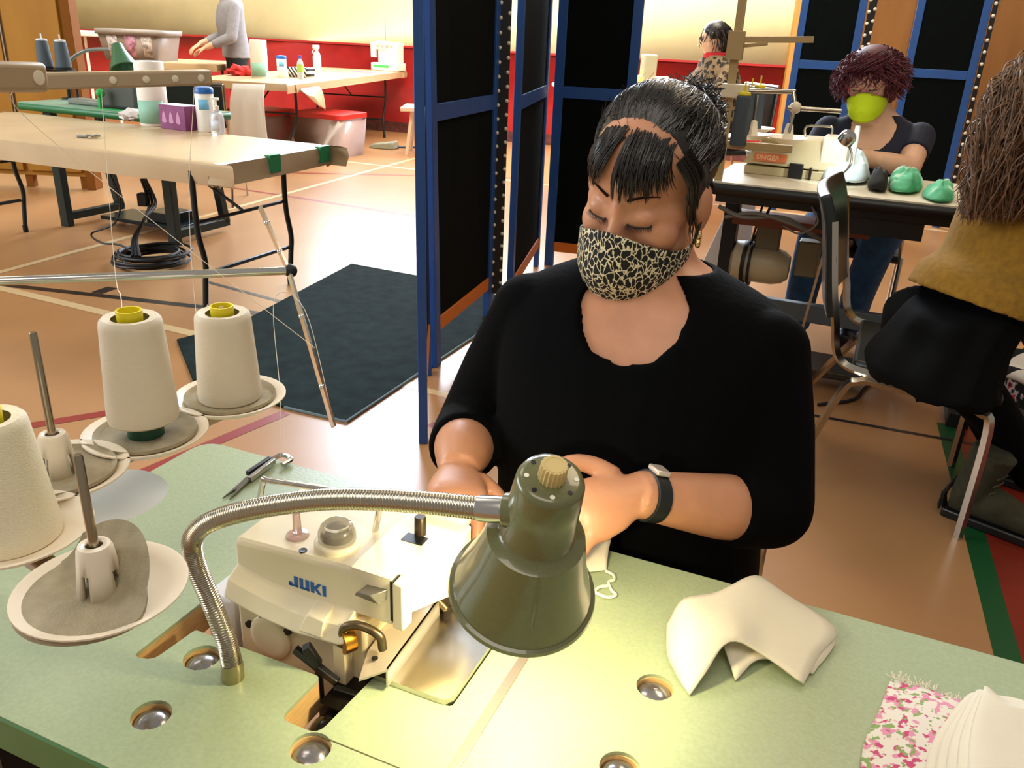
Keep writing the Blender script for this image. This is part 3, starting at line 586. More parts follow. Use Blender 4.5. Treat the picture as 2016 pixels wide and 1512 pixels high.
for i in range(6):
    z = ZT+.016+i*.0048; s = i*14; jx = (0, -10, 6, -4, 9, 0)[i]
    t = thing('cotton_piece', 'plain white cotton pieces stacked in a fan over the floral fabric', 'fabric', TBL @ pt_(1920, 1450, z), -22.9, 'white pieces on the floral fabric')
    rows = [[pt_(1880+s*.85, 1392-s*.55+jx*.5, z), pt_(1912+s*.45, 1372-s*.25+jx*.4, z), pt_(1985+jx, 1378+i*2, z), pt_(2070, 1400, z)], [pt_(1826+s*1.25, 1448-s*.25, z), pt_(1895+s*.4, 1440, z), pt_(1985, 1440, z), pt_(2085, 1445, z)], [pt_(1802+s*1.5, 1512, z), pt_(1890+s*.4, 1515, z), pt_(1985, 1512, z), pt_(2095, 1512, z)], [pt_(1808+s*1.4, 1590, z), pt_(1895+s*.3, 1592, z), pt_(1985, 1590, z), pt_(2100, 1590, z)]]
    hz = z-ZT; seg_sheet('cotton_sheet', rows, [[hz-.002, hz+.001, hz+.003, hz], [hz-.004, hz+.002, hz+.003, hz], [hz-.005, hz+.002, hz+.003, hz], [hz-.005, hz+.002, hz+.003, hz]], m_cloth2, t, thick=.0014)
# small piece being sewn with its thread tail
wp = thing('fabric_piece', 'small white fabric piece with a curled thread tail under the lamp shade', 'fabric', TBL @ pt_(1180, 1110), -22.9)
seg_sheet('cotton_sheet', [[pt_(1120, 1085), pt_(1160, 1078), pt_(1202, 1075)], [pt_(1120, 1112), pt_(1160, 1110), pt_(1196, 1100)], [pt_(1120, 1132), pt_(1160, 1130), pt_(1193, 1126)]], [[.003, .010, .012], [.003, .008, .008], [.002, .003, .003]], m_cloth, wp)
g = MB(TBL); g.tube(cr([pt_(1192, 1128)+V((0, 0, .003)), pt_(1207, 1136)+V((0, 0, .003)), pt_(1208, 1146)+V((0, 0, .003)), pt_(1198, 1150)+V((0, 0, .003)), pt_(1203, 1166)+V((0, 0, .003)), pt_(1212, 1176)+V((0, 0, .003)), pt_(1195, 1180)+V((0, 0, .003)), pt_(1172, 1170)+V((0, 0, .003)), pt_(1180, 1160)+V((0, 0, .003)), pt_(1196, 1158)+V((0, 0, .003))], 6), .0018, 6); g.build('thread_tail', m_yarn, wp)
# ================================================================== folding screens
m_bluef = M('screen_blue', '1F4C8E', .45, var=.08, vscale=10); m_felt_b = M('screen_black', '060B0A', .95, spec=.1, var=.2, vscale=30); m_orange = M('screen_orange', 'C96A16', .5); m_stud = M('stud_white', 'DDD8C8', .35)
def ZAT(y, p):                        # height above the floor point p that shows at image row y
    lo, hi = -1., 4.
    for _ in range(40):
        m = (lo+hi)/2; d = V((p[0], p[1], m-H)); wv = d.dot(_f); yy = 756-FPX*d.dot(_u)/wv
        if yy > y: lo = m
        else: hi = m
    return lo
def screen_panel(root, P, Q, mid, org, htop=2.05, sw=.055, hinge=0, lean=(0, 0)):
    P, Q = V((P[0], P[1], 0)), V((Q[0], Q[1], 0)); d = (Q-P).normalized(); up = V((0, 0, 1)); nrm = V((d.y, -d.x, 0)); uP, uQ = V((lean[0], 0, 1)), V((lean[1], 0, 1))
    g = MB()
    for c, uu in ((P+d*sw/2, uP), (Q-d*sw/2, uQ)): g.bar(c, c+uu*htop, sw, .030, up=nrm)
    for z, hh_ in ((mid, .065), (htop-.03, .06)): g.bar(P+d*sw+uP*z, Q-d*sw+uQ*z, .026, hh_)
    fr = g.build('panel_frame', m_bluef, root, bevel=.002)
    g = MB(); g.bar(P+d*sw+uP*org, Q-d*sw+uQ*org, .026, .06); g.build('bottom_rail', m_orange, fr, bevel=.002)
    g = MB(); vs = [q+nrm*o for o in (-.005, .005) for q in (P+d*sw+uP*org, Q-d*sw+uQ*org, Q-d*sw+uQ*htop, P+d*sw+uP*htop)]
    g.add(vs, [(0, 1, 2, 3), (7, 6, 5, 4), (0, 4, 5, 1), (1, 5, 6, 2), (2, 6, 7, 3), (3, 7, 4, 0)]); g.build('black_fabric', m_felt_b, fr)
    if hinge:
        vd = V((Q.x, Q.y, 0)).normalized(); xd = V((vd.y, -vd.x, 0)); c = Q+d*.012+xd*(.030 if hinge == 1 else .012)-vd*.012
        g = MB(); g.bar(c+up*.12, c+up*htop, .056 if hinge == 1 else .034, .012, up=vd)
        for k, dx in enumerate((-.020, .020) if hinge == 1 else (0,)):
            z = .16+.02*k
            while z < htop-.02: g.sph(c+up*z-vd*.006+xd*dx, .0088*(1 if Q.y < 5 else 1.5), nu=10, nv=6, mi=1); z += .062*(1 if Q.y < 5 else 1.35)
        g.build('hinge_strip', [m_black, m_stud], root)
P0, P1, P2_, P3 = FZ(840, 875), FZ(858, 728), FZ(962, 622), FZ(1066, 520)
s1 = thing('folding_screen', 'tall blue framed black folding screen behind the woman in black', 'room divider', ((P0+P3)*.5)[:])
screen_panel(s1, P0-V((.012, 0, 0)), P1+V((-.03, -.02, 0)), 1.05, .20, lean=(-.010, -.022))
screen_panel(s1, P1+V((-.012, .02, 0)), P2_, 1.045, .185, hinge=1, lean=(-.022, 0))
screen_panel(s1, P2_+V((.10, .04, 0)), P3-V((.03, .02, 0)), 1.035, .15)
e3 = FY(1258, 120, P3.y-.12); screen_panel(s1, P3+V((.02, .0, 0)), (e3.x, e3.y), 1.03, .12)
s2 = thing('folding_screen', 'blue and black folding screen where the yellow wall ends', 'room divider', FY(1650, 150, 7.3).xy[:]+(0,))
a, b = FY(1556, 150, 7.4), FY(1698, 60, 7.2); screen_panel(s2, a, b, ZAT(125, (a.x, a.y)), .30, hinge=1)
s3 = thing('folding_screen', 'blue and black folding screen with white studs leaning beside the wood panelling, rightmost', 'room divider', FY(1850, 150, 7.1).xy[:]+(0,))
a, b = FY(1778, 150, 7.15), FY(1920, 150, 6.9); screen_panel(s3, a, b, ZAT(142, (a.x, a.y)), .30, hinge=2)
# ================================================================== rug
m_rug = M('rug_charcoal', '182423', .95, var=.35, vscale=14, bump=.6, bscale=160, spec=.1); m_rugedge = M('rug_edge', '6F7F82', .9)
r_ = [FZ(*q) for q in ((692, 522), (880, 556), (1000, 590), (935, 664), (682, 833), (560, 805), (380, 752), (348, 672), (470, 640))]
rg = tag(None or thing('floor_rug', 'dark charcoal carpet runner on the gym floor in front of the folding screen', 'rug', (r_[0]+r_[4])[:2]*0 if False else ((r_[0]+r_[4])*.5)[:]))
g = MB(); g.prism([[(q.x, q.y) for q in r_]], .002, .011); g.build('carpet_pile', m_rug, rg, bevel=.003)
g = MB(); g.tube([V((q.x, q.y, .006)) for q in r_[2:6]], .006, 8); g.build('bound_edge', m_rugedge, rg)
# ================================================================== folding tables
m_kraft = M('kraft_paper', 'BDA27C', .33, var=.06, vscale=5, bump=.15, bscale=7, spec=.7); m_leg = M('leg_grey', '2A2F30', .4, .5); m_foot = M('rubber_black', '0B0B0B', .7); m_tape = M('green_tape', '1F8A55', .5)
def folding_table(label, X, L, W, Z, legs, skirt=.085, group=None, mat=None, dims=None):
    """X frame with x along the length, y across; origin at a corner"""
    o = X.translation; t = thing('folding_table', label, 'table', (X @ V((L/2, W/2, 0)))[:], math.degrees(X.to_euler().z), group)
    g = MB(X); g.prism([rrect(0, 0, L, W, .05)], Z-.035, Z-.004); g.build('tabletop', M('table_grey', '8E8A80', .5), t, bevel=.004)
    g = MB(X); n = 160; rng = random.Random(len(label)); ring = []
    per = rrect(-.006, -.006, L+.006, W+.006, .06, 8); P = [V((a, b, 0)) for a, b in per]; pts = cr(P, 4, True); c = V((L/2, W/2, 0))
    wob = [rng.uniform(-.5, 1) for _ in range(400)]
    def wv(i): return NZ.noise(V((i*.21, len(label), 0)))
    r0 = [V((p.x+(c.x-p.x)*.02, p.y+(c.y-p.y)*.04, Z+.001)) for p in pts]; r1 = [V((p.x, p.y, Z-.006)) for p in pts]
    def outw(p, d): q = V((p.x-c.x, p.y-c.y, 0)); s = V((1 if q.x > L/2-.12 else -1 if q.x < -L/2+.12 else 0, 1 if q.y > W/2-.1 else -1 if q.y < -W/2+.1 else 0, 0)); return s*d
    r2 = [p+outw(p, .006+.010*wv(i))+V((0, 0, Z-skirt*.5)) for i, p in enumerate(pts)]
    r3 = [p+outw(p, .004+.024*wv(i+50))+V((0, 0, Z-skirt*(1+.28*wv(i*.6)))) for i, p in enumerate(pts)]
    m = len(pts); vs = r0+r1+r2+r3; fs = [(k*m+j, k*m+(j+1) % m, (k+1)*m+(j+1) % m, (k+1)*m+j) for k in range(3) for j in range(m)]
    g.add(vs, fs); g.add(r0, [tuple(range(m))]); g.build('paper_cover', mat or m_kraft, t)
    for (x, y, dx, dy) in legs:       # foot position, knee offset
        g = MB(X); ins = .0
        g.tube(cr([V((x+dx, y, Z-.04)), V((x+dx, y, Z*.58)), V((x+dx*.55, y+dy, Z*.36)), V((x, y+dy*.6, Z*.22)), V((x, y, .03))], 5), .014, 10); lg = g.build('leg', m_leg, t)
        g = MB(X); g.tube([V((x, y, .045)), V((x, y, .0))], .0165, 10); g.build('rubber_foot', m_foot, lg)
    xs = sorted(set(round(l[0], 3) for l in legs))
    for xx in xs:
        ll = [l for l in legs if round(l[0], 3) == xx]
        if len(ll) == 2:
            g = MB(X); dx = ll[0][2]; g.tube([V((xx+dx*.3, ll[0][1], Z*.28)), V((xx+dx*.3, ll[1][1], Z*.28))], .011, 8); g.tube([V((xx+dx, ll[0][1], Z-.05)), V((xx+dx, ll[1][1], Z-.05))], .012, 8)
            y = (ll[0][1]+ll[1][1])/2; s = 1 if xx < L/2 else -1; g.tube([V((xx+dx, y, Z*.62)), V((xx+dx+s*.45, y, Z-.05))], .008, 8); g.tube([V((xx+dx, ll[0][1], Z*.62)), V((xx+dx, ll[1][1], Z*.62))], .009, 8); g.build('leg_brace', m_leg, t)
    return t
XA = TBL @ TR(-5.2, 3.03, 0)
tA = folding_table('long folding table under brown kraft paper at left, with tissues and sanitiser on it', XA, 2.42, .88, .74, [(2.28, .0, .0, .03), (2.28, .66, .0, .03), (.10, .74, -.0, .03), (.10, .04, 0, .03)], .10)
for lo, hi in (((2.405, .77, .66), (2.442, .86, .7425)), ((2.405, .36, .66), (2.442, .44, .7425))):
    g = MB(XA); g.bb(lo, hi); g.build('tape_strip', m_tape, tA)
bd = V((-.21, .978, 0)).normalized(); XB = TBL @ TR(-5.3, 6.94, 0) @ MX.Rotation(math.atan2(bd.y, bd.x), 4, 'Z')
tB = folding_table('far table under brown paper by the red wall, with bottles on it', XB, 3.18, 1.12, .79, [(.10, .12, .16, .02), (.10, 1.0, .16, .02), (2.75, .10, .06, .02), (2.75, 1.0, .06, .02)], .075)
g = MB(XB); 
FL = [[(.02, -.01, .75), (.20, -.015, .75), (.42, -.02, .75), (.55, -.01, .75)], [(.10, -.06, .70), (.24, -.10, .66), (.42, -.10, .66), (.56, -.05, .70)], [(.26, -.07, .60), (.34, -.12, .56), (.46, -.10, .52), (.58, -.06, .50)]]
g.add([q for r in FL for q in r], [(i*4+j, i*4+j+1, (i+1)*4+j+1, (i+1)*4+j) for i in range(2) for j in range(3)]); g.build('torn_paper_flap', m_kraft, tB, solid=.002, sub=1)
# ------------------------------------------------ small things on table A
m_white = M('white_plastic', 'EDE8DC', .4); m_blid = M('blue_lid', '1D63B0', .35); m_teal = M('label_teal', '8FBFA8', .6); m_paper = M('paper_white', 'EFE9DE', .85); m_purple = M('box_purple', '77325F', .6, col2='8A4676', vscale=12); m_clearb = M('clear_bottle', 'E6ECF2', .15, trans=.55)
def towel(p, r, h, label, grp=None):
    t = thing('paper_towel_roll', label, 'paper towel', p[:], 0, None); X = TR(p)
    g = MB(X); g.lathe([(r*.3, h), (r*.3, h-.01), (r*.96, h-.002), (r, h-.012), (r, .004), (r*.97, 0)], 32, cap=True); g.build('paper_roll', m_paper, t)
    g = MB(X); g.loft([[V((r*1.012*math.cos(a), r*1.012*math.sin(a), z)) for a in [R(-160+i*9) for i in range(16)]] for z in (h*.04, h*.40)], close=False, cap=False); g.build('paper_label', m_teal, t, solid=.001)
    return t
def wipes(p, r, h, label):
    t = thing('wipes_canister', label, 'canister', p[:]); X = TR(p)
    g = MB(X); g.lathe([(r*.96, 0), (r, .005), (r, h*.84), (r*.97, h*.85)], 26); g.build('canister_body', m_white, t)
    g = MB(X); g.lathe([(r*1.05, h*.85), (r*1.05, h*.94), (r*.9, h*.985), (r*.4, h)], 26); g.build('lid', m_blid, t)
    g = MB(X); g.loft([[V((r*1.012*math.cos(a), r*1.012*math.sin(a), z)) for a in [R(-110+i*8) for i in range(9)]] for z in (h*.5, h*.72)], close=False, cap=False); g.build('blue_patch', M('print_skyblue', '6FB6DC', .5), t, solid=.001)
    return t
zA = .741
def at(x, y, z): return FZ(x, y, z)
towel(at(306, 246, zA), .082, .36, 'white paper towel roll with teal label behind the purple tissue box')
wipes(at(408, 258, zA), .052, .245, 'white wipes canister with blue lid beside the purple tissue box')
p = at(357, 254, zA); t = thing('tissue_box', 'purple tissue box with pale leaf pattern on the brown paper table', 'tissue box', p[:], -30); X = TR(p) @ RZ(-30)
g = MB(X); g.bb((-.11, -.055, 0), (.11, .055, .135)); g.build('carton', m_purple, t, bevel=.003)
g = MB(X); g.prism([circ(0, 0, .04, 20)], .1352, .1362); g.bb((-.106, -.052, .1345), (.106, .052, .1352)); g.build('top_panel', M('box_top', 'E6D6E2', .5), t)
m_leafp = M('leaf_print', 'C489AE', .6); g = MB(X)
for x in (-.07, -.01, .05): g.prism([[(x-.02, .02), (x-.012, .06), (x, .085), (x+.012, .06), (x+.02, .02), (x, .012)]], .0, .0007, TR(0, -.0553, .02) @ MX.Rotation(R(90), 4, 'X'))
g.build('leaf_pattern', m_leafp, t)
p = at(430, 263, zA); t = thing('pump_bottle', 'clear hand sanitiser pump bottle at the front of the tissue box group', 'bottle', p[:]); X = TR(p)
g = MB(X); g.lathe([(.036, 0), (.039, .006), (.039, .085), (.030, .11), (.014, .118), (.014, .13)], 24); g.build('bottle_body', m_clearb, t)
g = MB(X); g.lathe([(.016, .128), (.016, .15), (.006, .152), (.006, .185)], 16); g.bb((-.030, -.009, .182), (.018, .009, .194)); g.build('pump', m_white, t)
g = MB(X); g.loft([[V((.0395*math.cos(a), .0395*math.sin(a), z)) for a in [R(-130+i*9) for i in range(9)]] for z in (.02, .075)], close=False, cap=False); g.build('front_label', M('label_pale', 'D9DEEA', .5), t, solid=.001)
p = at(177, 271, zA); t = tag(thing('clip_pile', 'little pile of grey clips lying on the brown paper', 'clips', p[:]))
rng = random.Random(3)
for i in range(7):
    g = MB(TR(p)); c = V((rng.uniform(-.07, .07), rng.uniform(-.025, .025), .008+.006*(i % 2))); d = V((rng.uniform(-1, 1), rng.uniform(-.6, .6), 0)).normalized()*.028; g.bar(c-d, c+d, .012, .010); g.build('clip', M('clip_grey', '8C8B80', .4), t, bevel=.002)
p = at(222, 231, .745); t = thing('tape_dispenser', 'bright green plastic dispenser at the back edge of the brown paper table', 'dispenser', p[:], -23); X = TR(p) @ RZ(-20); m_bg = M('bright_green', '1F9A45', .4)
g = MB(X); g.bb((-.11, -.025, 0), (.11, .025, .05)); g.build('dispenser_base', m_bg, t, bevel=.006)
g = MB(X); g.bar((-.085, 0, .04), (-.075, 0, .15), .03, .02); g.sph((-.075, 0, .14), .028); g.build('dispenser_post', m_bg, t, bevel=.003)
p = at(262, 238, .745); t = tag(thing('crumpled_bag', 'small crumpled pale plastic bag left of the towel roll', 'bag', p[:]));
g = MB(TR(p)); g.sph((0, 0, .035), (.08, .05, .04), nu=20, nv=12); q = g.v; g.v = [v+V((NZ.noise(v*40), NZ.noise(v*40+V((9, 0, 0))), NZ.noise(v*40+V((0, 9, 0)))))*.02 for v in q]
for v in g.v: v.z = max(v.z, p.z*0+.001)
g.build('bag_film', M('pale_film', 'D9CFCB', .3), t)
# ------------------------------------------------ green machine table C with head, lamp, stand, cables
XC = TBL @ TR(-5.27, 3.99, 0); zc = .79
tC = thing('sewing_table', 'dark green sewing table standing behind the brown paper table at left', 'table', (XC @ V((.66, .26, 0)))[:], -22.9)
g = MB(XC); g.prism([rrect(0, 0, 1.32, .52, .03)], zc-.035, zc); g.build('tabletop', M('laminate_green_far', '7FA48C', .3), tC)
g = MB(XC); g.loft([[V((a, b, z)) for a, b in rrect(-.003, -.003, 1.323, .523, .032)] for z in (zc-.045, zc-.004)], cap=False); g.build('edge_band', M('edge_green_far', '1E6A38', .4), tC, solid=.002)
m_frame_g = M('frame_darkgreen', '1A2A29', .45, .3)
for x, y in ((.24, .04), (1.20, .03), (.24, .48), (1.20, .48)):
    g = MB(XC)
    if y < .1: g.bb((x-.035, y-.02, .0), (x+.035, y+.03, zc-.045))
    else: g.bar(V((x, y-.05, zc-.05)), V((x, y-.05, .42)), .05, .05, up=(0, 1, 0)); g.bar(V((x, y-.05, .45)), V((x, y+.02, .06)), .05, .05, up=(0, 1, 0))
    g.build('leg', m_frame_g, tC, bevel=.003)
g = MB(XC); g.bb((.275, .03, .46), (1.165, .06, .54)); 
for x in (.24, 1.2): g.bb((x-.025, .07, .04), (x+.025, .52, .09)); g.bb((x-.02, .07, .50), (x+.02, .44, .545))
g.build('frame_rail', m_frame_g, tC, bevel=.003)
g = MB(XC); g.bb((.42, .16, .05), (1.10, .44, .075)); g.bb((.80, .2, .075), (1.02, .40, .14)); g.build('treadle', M('treadle_black', '1B2326', .3, .6), tC, bevel=.004)
p = XC @ V((.72, .22, zc)); t = thing('sewing_machine', 'dark grey machine head standing on the far green sewing table', 'sewing machine', p[:], -22.9)
g = MB(XC); g.bb((.60, .12, zc), (.92, .30, zc+.17)); g.build('machine_head', M('head_grey', '3E413A', .45), t, bevel=.02)
g = MB(XC); g.bb((.30, .14, zc), (.60, .26, zc+.035)); g.bar((.62, .2, zc+.15), (.40, .2, zc+.15), .06, .06); g.build('machine_arm', M('arm_grey', '77796C', .4), t, bevel=.01)
g = MB(XC); g.lathe([(.05, 0), (.055, .01), (.05, .03)], 22, axis_mx((.92, .2, zc+.10), (.95, .2, zc+.10))); g.build('handwheel', m_black, t)
p = XC @ V((.2, .42, zc)); t = thing('desk_lamp', 'grey gooseneck lamp with green cone shade over the far green table', 'lamp', p[:], -22.9)
lpts = [FY(x, y, 6.05) for x, y in ((133, 165), (130, 135), (142, 115), (165, 101), (190, 97), (216, 97))]
g = MB(); g.tube(cr(lpts, 6), .012, 10); g.build('gooseneck', M('neck_grey', '8C8A80', .35, .5), t)
ca, cb = FY(230, 88, 6.05), FY(245, 136, 5.98); g = MB(); g.lathe([(.0001, 0), (.032, 0), (.036, .01), (.045, .05), (.095, .175), (.085, .175), (.0001, .03)], 30, axis_mx(ca, cb), cap=False); g.build('lamp_shade', M('shade_green', '3E6843', .35), t)
g = MB(); g.lathe([(.05, 0), (.05, .012), (.014, .014), (.014, .06)], 20, TR(lpts[0].x, lpts[0].y, zc)); g.tube([lpts[0]-V((0, 0, .1)), lpts[0]+V((0, 0, .01))], .013, 10); g.build('lamp_base', m_black, t)
p = XC @ V((.1, .40, zc)); ts = thing('thread_stand', 'low grey thread stand on the far green table carrying two grey cones', 'thread stand', p[:], -22.9)
cA, cB = FY(90, 132, 5.9), FY(126, 134, 5.9)
g = MB(); bpz = V((XC @ V((.1, .40, zc)))); g.tube([bpz, V((bpz.x, bpz.y, cA.z-.02))], .009, 10); g.bar(V((bpz.x, bpz.y, cA.z-.02)), cB-V((0, 0, .02)), .025, .012); g.bar(cA-V((0, 0, .02)), cB-V((0, 0, .02)), .02, .012); g.build('stand_frame', m_dark, ts)
m_gthr = M('thread_grey', '46525A', .7, bump=.2, bscale=200)
for c, lb in ((cA, 'grey thread cone above the kraft table, left one of the pair'), (cB, 'grey thread cone above the kraft table, right one of the pair')):
    g = MB(); g.lathe([(.05, -.012), (.062, -.006), (.062, -.002), (.0001, -.003)], 24, TR(c)); g.build('spool_disc', m_dark, ts)
    t = thing('thread_cone', lb, 'thread cone', c[:], 0, 'grey cones at left'); g = MB(TR(c)); g.lathe([(.046, .0), (.05, .006), (.036, .160), (.030, .165)], 24); g.build('wound_thread', m_gthr, t)
    g = MB(TR(c)); g.lathe([(.034, .163), (.034, .172), (.020, .174)], 20); g.tube([(0, 0, .17), (0, 0, .205)], .004, 6); g.build('core_ring', M('core_white', 'D8DDE0', .4), t)
m_cable = M('cable_black', '0D0E0F', .5)
cc = (FZ(230, 522)+FZ(376, 519))*.5; rad = (FZ(230, 522)-FZ(376, 519)).length/2
t = thing('cable_coil', 'black power cable coiled on the floor under the kraft paper table', 'cable', cc[:])
g = MB(); rng = random.Random(5)
for i in range(7):
    rr_ = rad*rng.uniform(.78, .98); o_ = V((rng.uniform(-.03, .03), rng.uniform(-.03, .03), .012+.010*i)); tl = V((rng.uniform(-.12, .12), rng.uniform(-.12, .12)))
    g.tube([cc+o_+V((rr_*math.cos(a), rr_*math.sin(a), tl.x*rr_*math.cos(a)*.3+tl.y*rr_*math.sin(a)*.3+.01)) for a in [2*PI*k/40 for k in range(40)]], .0085, 7, closed=True)
g.build('coil_loops', m_cable, t)
g = MB(); hg = FY(272, 425, 4.75); 
for dx in (-.02, .0, .02): g.tube(cr([FY(268, 505, 4.62)+V((dx, 0, 0)), FY(266, 470, 4.75)+V((dx*.5, 0, 0)), FY(285, 430, 4.85), FY(300, 400, 5.0)+V((dx, 0, 0)), FY(282+dx*200, 352, 5.0)], 5), .009, 7)
g.tube(cr([FY(218, 345, 5.0), FY(237, 395, 4.95), FY(225, 440, 4.9), FY(180, 460, 4.9), FY(200, 478, 4.75), FY(235, 482, 4.7), FY(268, 500, 4.65)], 6), .006, 6); g.build('hanging_cables', m_cable, t)
g = MB(); g.bb((FY(283, 395, 5).x-.028, 4.97, FY(283, 405, 5).z), (FY(283, 395, 5).x+.028, 5.03, FY(283, 380, 5).z)); g.build('power_plug', m_cable, t, bevel=.006)
# wooden cabinet far left
m_oakc = M('cabinet_wood', 'AE7A28', .55, spec=.25, col2='94621A', vscale=3, stretch=(1, 1, .15)); m_oakd = M('cabinet_edge', '7E4A14', .7, spec=.15)
c0 = FY(148, 100, 6.95); t = thing('wooden_cabinet', 'tall orange varnished wooden cabinet at the far left edge', 'cabinet', (c0.x-.9, 7.2, 0)); X = TR(c0.x, 6.95, 0)
g = MB(X); g.bb((-1.9, .02, .10), (-.04, .12, 2.3)); g.build('carcass', m_oakc, t)
g = MB(X); g.bb((-.07, 0, .0), (0, .13, 2.32)); g.build('side_post', m_oakd, t, bevel=.004)
for x0, x1 in ((-.52, -.09), (-1.2, -.56)):
    g = MB(X); g.bb((x0, -.012, .14), (x1, .02, 2.28)); g.build('door', m_oakc, t, bevel=.004)
g = MB(X); g.bb((-.545, -.02, .5), (-.535, -.004, 2.3)); g.build('lock_rod', M('rod_grey', '8B8378', .4, .6), t)
for x in (-1.3, -.55, -.1):
    g = MB(X); g.bb((x-.03, .03, 0), (x+.03, .09, .1)); g.build('foot', m_oakd, t)
# dark chair behind, tables far left
m_chr = M('chair_chrome', 'B8AFA0', .2, 1); m_vinyl = M('vinyl_black', '101614', .35)
def simple_chair(label, p, rz, w=.46, hs=.45, hb=.9):
    t = thing('stacking_chair', label, 'chair', p[:], rz); X = TR(p) @ RZ(rz)
    g = MB(X); g.bb((-w/2, -w/2, hs-.045), (w/2, w/2, hs)); g.build('seat', m_vinyl, t, bevel=.015)
    g = MB(X); g.bb((-w/2, w/2-.02, hs+.12), (w/2, w/2+.02, hb)); g.build('backrest', m_vinyl, t, bevel=.012)
    for sx in (-1, 1):
        g = MB(X); g.tube(cr([(sx*w/2, w/2+.05, 0), (sx*w/2, w/2-.02, hs-.02), (sx*w/2, w/2+.0, hs+.1), (sx*w/2, w/2+.03, hb+.01)], 4), .012, 8); g.build('rear_leg', m_chr, t)
        g = MB(X); g.tube([(sx*w/2, -w/2-.02, 0), (sx*w/2, -w/2+.03, hs-.02)], .012, 8); g.build('front_leg', m_chr, t)
    g = MB(X); g.tube([(-w/2, w/2+.03, hb+.01), (w/2, w/2+.03, hb+.01)], .012, 8); g.build('top_rail', m_chr, t)
    return t
pc = FY(396, 163, 6.75); simple_chair('black stacking chair with chrome frame between the green table and the far brown table', V((pc.x, pc.y, 0)), 185, .44, pc.z-.42, pc.z)
dl, dr = FY(245, 127, 9.75), FY(424, 127, 9.75); zd = dr.z; dd = dr-dl; dd.z = 0
XD = TR(dl.x, dl.y, 0)
tD = folding_table('work table under brown paper in front of the person in the grey sweater', XD, dd.length, .9, zd, [(.2, .1, 0, .02), (.2, .8, 0, .02), (dd.length-.2, .1, 0, .02), (dd.length-.2, .8, 0, .02)], .07)
m_bin = M('bin_taupe', '8B7768', .45); b_ = FY(281, 124, 10.0); b_.z = zd+.001; t = thing('storage_tote', 'large taupe plastic tote full of coloured fabric on the far work table', 'storage tote', b_[:], -8); X = TR(b_) @ RZ(-8)
g = MB(X); hw, hd, hh2 = .30, .20, .29
for sx, lo, hi in ((0, (-hw, -hd, 0), (hw, hd, .02)),): g.bb(lo, hi)
def wall4(g, z0, z1, a0, b0, a1, b1): g.loft([[V((x*a0, y*b0, z0)) for x, y in ((-1, -1), (1, -1), (1, 1), (-1, 1))], [V((x*a1, y*b1, z1)) for x, y in ((-1, -1), (1, -1), (1, 1), (-1, 1))]], cap=False)
wall4(g, 0, hh2, hw, hd, hw*1.16, hd*1.16); g.build('tote_body', m_bin, t, solid=.012)
g = MB(X); wall4(g, hh2-.03, hh2+.02, hw*1.2, hd*1.2, hw*1.22, hd*1.22); g.build('tote_rim', M('rim_grey', '9A9088', .4), t, solid=.02)
for x, cname, c in ((-.19, 'window_patch_a', 'B9B0B2'), (.02, 'window_patch_b', 'C98CA6'), (.21, 'window_patch_c', 'C6B9B4')):
    g = MB(X); g.add([(x-.05, -hd*1.05, .04), (x+.05, -hd*1.05, .04), (x+.06, -hd*1.17, .25), (x-.06, -hd*1.17, .25)], [(0, 1, 2, 3)]); g.build('clear_window', M(cname, c, .3, var=.6, vscale=25), t, solid=.004)
w0, w1 = FY(100, 58, 10.9), FY(225, 60, 10.9); t = thing('white_table', 'white topped bench with thin white legs against the red wall at far left', 'table', (w0.x+.3, 11.1, 0))
g = MB(); g.bb((w0.x-.1, 10.85, w0.z-.06), (w1.x, 11.25, w0.z)); g.build('tabletop', m_white, t, bevel=.01)
for x in (w0.x, w0.x+.35, w1.x-.1):
    g = MB(); g.tube([(x, 11.0, 0), (x, 11.0, w0.z-.06)], .018, 8); g.build('leg', m_white, t)
# ------------------------------------------------ things on table B
zB = .791
towel(at(511, 153, zB)+V((0, .02, 0)), .085, .36, 'white paper towel roll at the near end of the far table')
wipes(at(556, 152, zB), .05, .215, 'white wipes canister with blue lid on the far table')
p = at(594, 152, zB); t = thing('striped_box', 'open box with black and white diagonal stripes on the far table', 'box', p[:], -20); X = TR(p) @ RZ(-20)
m_strp = M('stripe_bw', 'FFFFFF', .6); ramp_tex(m_strp, 'wave', [(.0, '101010'), (.49, '101010'), (.51, 'EFEDE6'), (1, 'EFEDE6')], 9, rot=(0, R(35), 0))
g = MB(X); wall4(g, 0, .10, .105, .07, .115, .08); g.bb((-.10, -.066, 0), (.10, .066, .01)); g.build('box_shell', m_strp, t, solid=.008)
p = at(598, 154, zB)+V((.02, -.2, 0)); t = thing('water_bottle', 'clear water bottle with green label and purple cap beside the striped box', 'bottle', p[:]); X = TR(p)
g = MB(X); g.lathe([(.03, 0), (.034, .008), (.034, .14), (.028, .17), (.013, .19), (.013, .205)], 22); g.build('bottle_body', m_clearb, t)
g = MB(X); g.lathe([(.0348, .07), (.0348, .14)], 22, cap=False); g.build('label_band', M('label_lime', 'A9CF5E', .5), t)
g = MB(X); g.lathe([(.0155, .2), (.0155, .225), (.012, .228)], 18); g.build('cap', M('cap_violet', '5E55B8', .4), t)
p = at(625, 140, zB); t = thing('spray_bottle', 'white trigger spray bottle on the far table', 'bottle', p[:], 20); X = TR(p) @ RZ(20)
g = MB(X); g.lathe([(.044, 0), (.048, .006), (.048, .16), (.036, .20), (.018, .225), (.018, .25)], 24); g.build('bottle_body', m_white, t)
g = MB(X); g.bb((-.045, -.016, .25), (.035, .016, .29)); g.bar((-.03, 0, .25), (-.055, 0, .20), .016, .012); g.lathe([(.024, .235), (.024, .26)], 18); g.build('trigger_head', m_white, t, bevel=.005)
